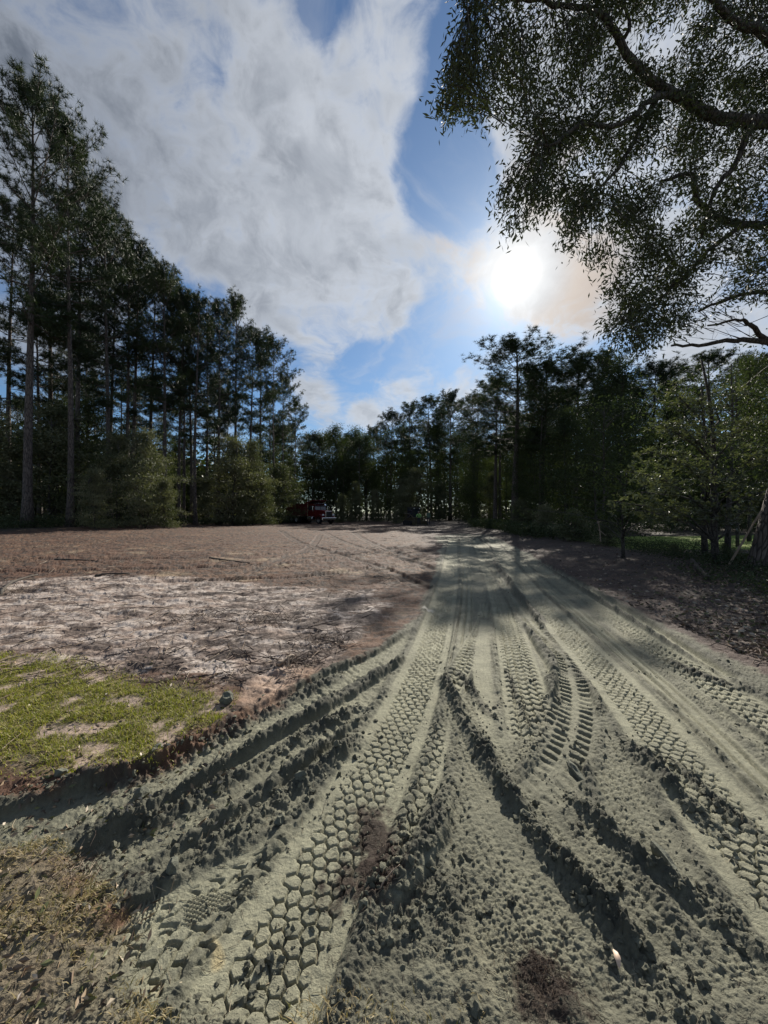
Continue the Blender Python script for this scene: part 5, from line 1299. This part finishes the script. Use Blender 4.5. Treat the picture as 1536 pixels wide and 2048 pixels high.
def dump_truck():
    D = 54.0; x, y = px_at(632, D); t = thing('dump_truck', 'red dump truck parked facing right at the far left corner of the clearing', 'truck', (x, y, gz(x, y) + .0), R(-44)); t.scale = (1.02,) * 3
    f = MB()
    for s in (-1, 1): f.box(-5.2, 2.7, s * .45 - .06, s * .45 + .06, .72, .98)
    for xx in (-4.6, -3.2, -1.5, .3, 2.2): f.box(xx - .1, xx + .1, -.39, .39, .76, .94)
    f.box(1.9, 2.7, -.5, .5, .5, .7); f.obj('chassis', M['chassis'], t)
    b = MB()   # tipping body: floor, sides leaning out, front with cab guard, tailgate
    b.box(-5.6, -.75, -1.15, 1.15, 1.08, 1.18)
    for s in (-1, 1):
        b.prism([(s * 1.16, 1.12), (s * 1.24, 2.62), (s * 1.18, 2.62), (s * 1.10, 1.12)], -5.6, -.74, axis='x')
        b.box(-5.6, -.72, s * 1.21 - .07, s * 1.21 + .07, 2.62, 2.76)
    b.box(-.80, -.70, -1.20, 1.20, 1.10, 2.95); b.box(-5.68, -5.60, -1.18, 1.18, 1.10, 2.55)
    b.prism([(-.75, 2.88), (.95, 3.14), (.95, 3.22), (-.75, 2.96)], -1.12, 1.12)
    for s in (-1, 1): b.prism([(-.75, 2.60), (.5, 3.02), (.95, 3.2), (-.75, 2.95)], s * 1.15 - .02, s * 1.15 + .02)
    body = b.obj('tipping_body', M['redbed'], t)
    for s in (-1, 1):
        for k in range(7):
            q = MB(); xx = -5.35 + k * .75
            q.prism([(s * 1.165, 1.16), (s * 1.245, 2.6), (s * 1.31, 2.6), (s * 1.23, 1.16)], xx - .05, xx + .05, axis='x'); q.obj('rib', M['redbed'], body)
    c = MB()   # cab
    c.prism([(-.45, .95), (1.05, .95), (1.05, 1.85), (.80, 2.62), (.55, 2.74), (-.30, 2.74), (-.45, 2.6)], -.98, .98); cab = c.obj('cab', M['red'], t)
    w = MB(); w.prism([(1.09, 1.90), (1.11, 1.90), (.875, 2.55), (.855, 2.55)], -.88, -.03); w.prism([(1.09, 1.90), (1.11, 1.90), (.875, 2.55), (.855, 2.55)], .03, .88); w.obj('windscreen', M['glass'], cab)
    for s in (-1, 1):
        d = MB(); d.prism([(-.30, 1.85), (.90, 1.85), (.70, 2.48), (-.30, 2.48)], s * .99 - .012, s * .99 + .012); d.obj('side_window', M['glass'], cab)
        d = MB(); d.box(-.28, .92, s * .99 - .015, s * .99 + .02, 1.05, 1.82, bev=.01); dd = d.obj('door', M['red'], cab)
        d = MB(); d.box(-.20, -.02, s * 1.03 - .02, s * 1.03 + .02, 1.66, 1.70); d.obj('handle', M['chrome'], dd)
    v = MB(); v.prism([(.74, 2.60), (1.12, 2.50), (1.13, 2.53), (.76, 2.76)], -.93, .93); v.obj('sun_visor', M['chrome'], cab)
    for k in range(5):
        l = MB(); l.box(.45, .55, -.65 + k * .32 - .05, -.65 + k * .32 + .05, 2.745, 2.80); l.obj('marker_light', M['lamp'], cab)
    h = MB(); h.prism([(1.05, 1.05), (2.75, 1.05), (2.82, 1.15), (2.80, 1.68), (2.70, 1.76), (1.05, 1.92)], -.62, .62); hood = h.obj('bonnet', M['red'], t)
    for s in (-1, 1):
        q = MB(); pr = []
        for a in np.linspace(0, math.pi, 9): pr.append((2.05 + .72 * math.cos(a), .62 + .72 * math.sin(a)))
        pr += [(1.38, .70)] + [(2.05 + .62 * math.cos(a), .58 + .62 * math.sin(a)) for a in np.linspace(math.pi, 0, 9)] + [(2.75, .60)]
        q.prism(pr, s * .62, s * 1.12); q.obj('wing', M['red'], t)
        l = MB(); l.box(2.70, 2.80, s * .84 - .16, s * .84 + .16, 1.12, 1.34, bev=.03); l.obj('headlight', M['lamp'], t)
        e = MB(); e.tube([(-.62, s * .92, 1.0), (-.62, s * .92, 2.9), (-.70, s * .92, 3.1)], [.075, .075, .07], 10); e.obj('exhaust_stack', M['chrome'], t)
        m_ = MB(); m_.tube([(.9, s * 1.0, 2.35), (1.05, s * 1.25, 2.4), (1.05, s * 1.25, 1.75), (.9, s * 1.0, 1.8)], .015, 5); m_.box(1.02, 1.08, s * 1.25 - .10, s * 1.25 + .10, 1.85, 2.35, bev=.02); m_.obj('mirror', M['chrome'], t)
        k = MB(); k.lathe([(0, -.55), (.30, -.55), (.33, -.52), (.33, .52), (.30, .55), (0, .55)], 16, 0, Matrix.Translation((.25, s * .95, .72)) @ Matrix.Rotation(R(90), 4, 'Z')); k.obj('fuel_tank', M['chrome'], t)
        k = MB(); k.box(-.2, .7, s * 1.05 - .14, s * 1.05 + .14, .42, .46); k.obj('step', M['chrome'], t)
        for xx in (-3.1, -4.4):
            m2 = MB(); m2.box(xx - .60, xx - .58, s * .85 - .3, s * .85 + .3, .35, 1.0); m2.obj('mud_flap', M['black'], t)
    gr = MB(); gr.box(2.80, 2.86, -.50, .50, .95, 1.72, bev=.02); go = gr.obj('grille', M['chrome'], t)
    for k in range(11):
        q = MB(); yy = -.44 + k * .088; q.box(2.865, 2.885, yy - .025, yy + .025, 1.0, 1.67); q.obj('grille_bar', M['chassis'], go)
    q = MB(); q.box(2.86, 3.02, -1.18, 1.18, .52, .86, bev=.04); q.obj('bumper', M['chrome'], t)
    for s in (-1, 1):
        wheel(t, 2.05, s * .98)
        wheel(t, -3.1, s * .98, dual=True); wheel(t, -4.4, s * .98, dual=True)
dump_truck()

# ------------------------------------------------------------------ tracked loader, dark in the shade
def loader():
    D = 48.0; x, y = px_at(826, D); t = thing('track_loader', 'small tracked machine with an upright cab parked in shade at the road end', 'loader', (x, y, gz(x, y)), R(-60))
    for s in (-1, 1):
        m = MB(); pr = [(-.95, .12), (-.75, 0), (.75, 0), (.98, .15), (.98, .35), (.80, .52), (-.70, .60), (-.98, .40)]; m.prism(pr, s * .72 - .18, s * .72 + .18); b = m.obj('crawler_track', M['black'], t)
        for k in range(4):
            w = MB(); w.lathe([(0, -.02), (.13, -.02), (.13, .02), (0, .02)], 12, 0, Matrix.Translation((-.6 + k * .4, s * .92, .20))); w.obj('roller', M['chassis'], b)
        a = MB(); a.tube([(-1.0, s * .66, 1.45), (.2, s * .66, 1.35), (1.15, s * .66, .85), (1.35, s * .66, .35)], .07, 6); a.obj('lift_arm', M['yellow'], t)
        a = MB(); a.tube([(-.7, s * .58, .7), (.3, s * .60, 1.2)], .04, 6); a.obj('hydraulic_cylinder', M['chrome'], t)
    m = MB(); m.prism([(-1.1, .45), (.7, .45), (.75, .65), (.75, .95), (-.4, .95), (-.45, 1.4), (-1.05, 1.3)], -.52, .52); m.obj('engine_body', M['yellow'], t)
    c = MB()
    for xx, yy in ((-.42, -.5), (-.42, .5), (.68, -.5), (.68, .5)): c.box(xx - .05, xx + .05, yy - .05, yy + .05, .95, 2.1)
    c.box(-.55, .85, -.58, .58, 2.1, 2.2, bev=.03); c.box(-.40, -.36, -.45, .45, .95, 1.3); cab = c.obj('cab', M['chassis'], t)
    for s in (-1, 1):
        w = MB(); w.box(-.36, .62, s * .5 - .01, s * .5 + .01, 1.02, 2.04); w.obj('side_window', M['glass'], cab)
    w = MB(); w.box(.66, .68, -.44, .44, 1.0, 2.04); w.obj('front_window', M['glass'], cab)
    for s in (-1, 1):
        l = MB(); l.box(.80, .88, s * .4 - .06, s * .4 + .06, 2.0, 2.1); l.obj('work_light', M['lamp'], cab)
    b = MB(); b.prism([(1.3, .05), (2.0, .02), (2.0, .06), (1.36, .10), (1.30, .55), (1.26, .6), (1.22, .3)], -.95, .95)
    for s in (-1, 1): b.prism([(1.25, .06), (2.0, .04), (1.65, .45), (1.28, .58)], s * .95 - .02, s * .95 + .02)
    b.obj('bucket', M['yellow'], t)
loader()

# ------------------------------------------------------------------ two workers
def person(label, px, D, face, joints, top, seed=0):
    """joints: dict name->(x,y,z) with x to the figure's left, y forward"""
    x, y = px_at(px, D); t = thing('person', label, 'person', (x, y, gz(x, y)), face)
    J = joints
    chain = [('pelvis', 'waist', .13, .125), ('waist', 'chest', .125, .155), ('chest', 'neck', .155, .06), ('neck', 'head', .06, .10), ('head', 'crown', .10, .07)]
    names = list(J); V_ = [J[n][0] for n in names]; Rr = [J[n][1] for n in names]; idx = {n: i for i, n in enumerate(names)}
    E = [('pelvis', 'waist'), ('waist', 'chest'), ('chest', 'neck'), ('neck', 'head'), ('head', 'top')]
    for s in 'LR':
        E += [('pelvis', 'hip' + s), ('hip' + s, 'knee' + s), ('knee' + s, 'ankle' + s), ('ankle' + s, 'toe' + s), ('chest', 'sho' + s), ('sho' + s, 'elb' + s), ('elb' + s, 'wri' + s), ('wri' + s, 'palm' + s)]
        for k in range(5): E += [('palm' + s, 'fin%d' % k + s)]
    me = bpy.data.meshes.new('body'); me.from_pydata(V_, [(idx[a], idx[b]) for a, b in E], [])
    o = link('body', me, t); sk = o.modifiers.new('skin', 'SKIN'); sk.use_smooth_shade = True
    sv = me.skin_vertices[0].data
    for i_, r in enumerate(Rr): sv[i_].radius = (r, r)
    sv[idx['pelvis']].use_root = True
    ss = o.modifiers.new('sub', 'SUBSURF'); ss.levels = 1; ss.render_levels = 1
    dg = bpy.context.evaluated_depsgraph_get(); dg.update(); ev = o.evaluated_get(dg); m2 = bpy.data.meshes.new_from_object(ev)
    o.modifiers.clear(); o.data = m2; m2.name = 'body'
    for k in ('skin', 'shirt', 'trousers', 'black'): m2.materials.append(M[k])
    m2.materials[1] = M[top]
    hz = J['pelvis'][0][2]; nk = J['neck'][0]
    for p in m2.polygons:
        c_ = p.center; p.use_smooth = True
        k = 1
        if c_.z < .10: k = 3
        elif c_.z < hz + .02: k = 2
        if (c_ - Vector(J['head'][0])).length < .19 and (c_ - Vector(J['chest'][0])).length > .2: k = 0
        for s in 'LR':
            w_ = Vector(J['wri' + s][0])
            if (c_ - w_).length < .05 or (c_ - Vector(J['palm' + s][0])).length < .13: k = 0
        p.material_index = k
    hd = np.array(J['head'][0]); q = MB(); v, f = I2; vv = v * (.112, .125, .085) + hd + (0, -.01, .085); vv[:, 2] = np.maximum(vv[:, 2], hd[2] + .06); q.add(vv, f)
    q.box(hd[0] - .07, hd[0] + .07, hd[1] + .08, hd[1] + .20, hd[2] + .062, hd[2] + .075); q.obj('cap', M['cap'], t)
    fc = MB(); v1, f1 = I1; fc.add(v1 * (.014, .025, .025) + hd + (0, .105, -.01), f1); fc.obj('nose', M['skin'], t)
    for s in (-1, 1):
        e = MB(); e.add(v1 * (.011, .006, .006) + hd + (s * .035, .098, .025), f1); e.obj('eye', M['black'], t)
    return t
def pose(lean=0.0, armL=None, armR=None, stride=.0):
    c, s = math.cos(lean), math.sin(lean)
    def up(z, x=0, y=0): return (x, .0 + s * (z - .92) + y * c, .92 + c * (z - .92) - y * s * 0)
    J = {'pelvis': ((0, 0, .92), .14), 'waist': (up(1.08), .135), 'chest': (up(1.32), .15), 'neck': (up(1.50), .058), 'head': (up(1.62, 0, .02), .088), 'top': (up(1.74, 0, .015), .07)}
    for k, n in ((1, 'L'), (-1, 'R')):
        st = stride * k
        J['hip' + n] = ((k * .10, 0, .88), .095); J['knee' + n] = ((k * .11, .03 + st * .5, .50), .065); J['ankle' + n] = ((k * .11, -.01 + st, .09), .045); J['toe' + n] = ((k * .13, .17 + st, .045), .04)
        arm = armL if k == 1 else armR
        sh = up(1.42, k * .19); J['sho' + n] = (sh, .062)
        el = arm[0] if arm else (k * .25, sh[1] - .01, 1.14); wr = arm[1] if arm else (k * .26, sh[1] + .08, .90)
        J['elb' + n] = (el, .045); J['wri' + n] = (wr, .028)
        d = unit(np.array(wr) - np.array(el)); pl = np.array(wr) + d * .06; J['palm' + n] = (tuple(pl), .032)
        for q in range(5):
            off = np.array(((q - 2) * .016 if q < 4 else 0, .03 if q == 4 else 0, 0)); L = (.085, .095, .09, .075, .05)[q]
            J['fin%d' % q + n] = (tuple(pl + d * L + off), .009)
    return J
person('worker in dull grey-green clothes and cap standing right of the parked machine', 857, 46.5, R(150), pose(.03, stride=.08), 'shirt')
person('worker in a pale lime shirt bending forward beside the parked machine', 838, 46.0, R(170), pose(.55, ((.28, .38, 1.12), (.22, .58, .98)), ((-.28, .36, 1.10), (-.22, .56, .94)), .12), 'hivis')
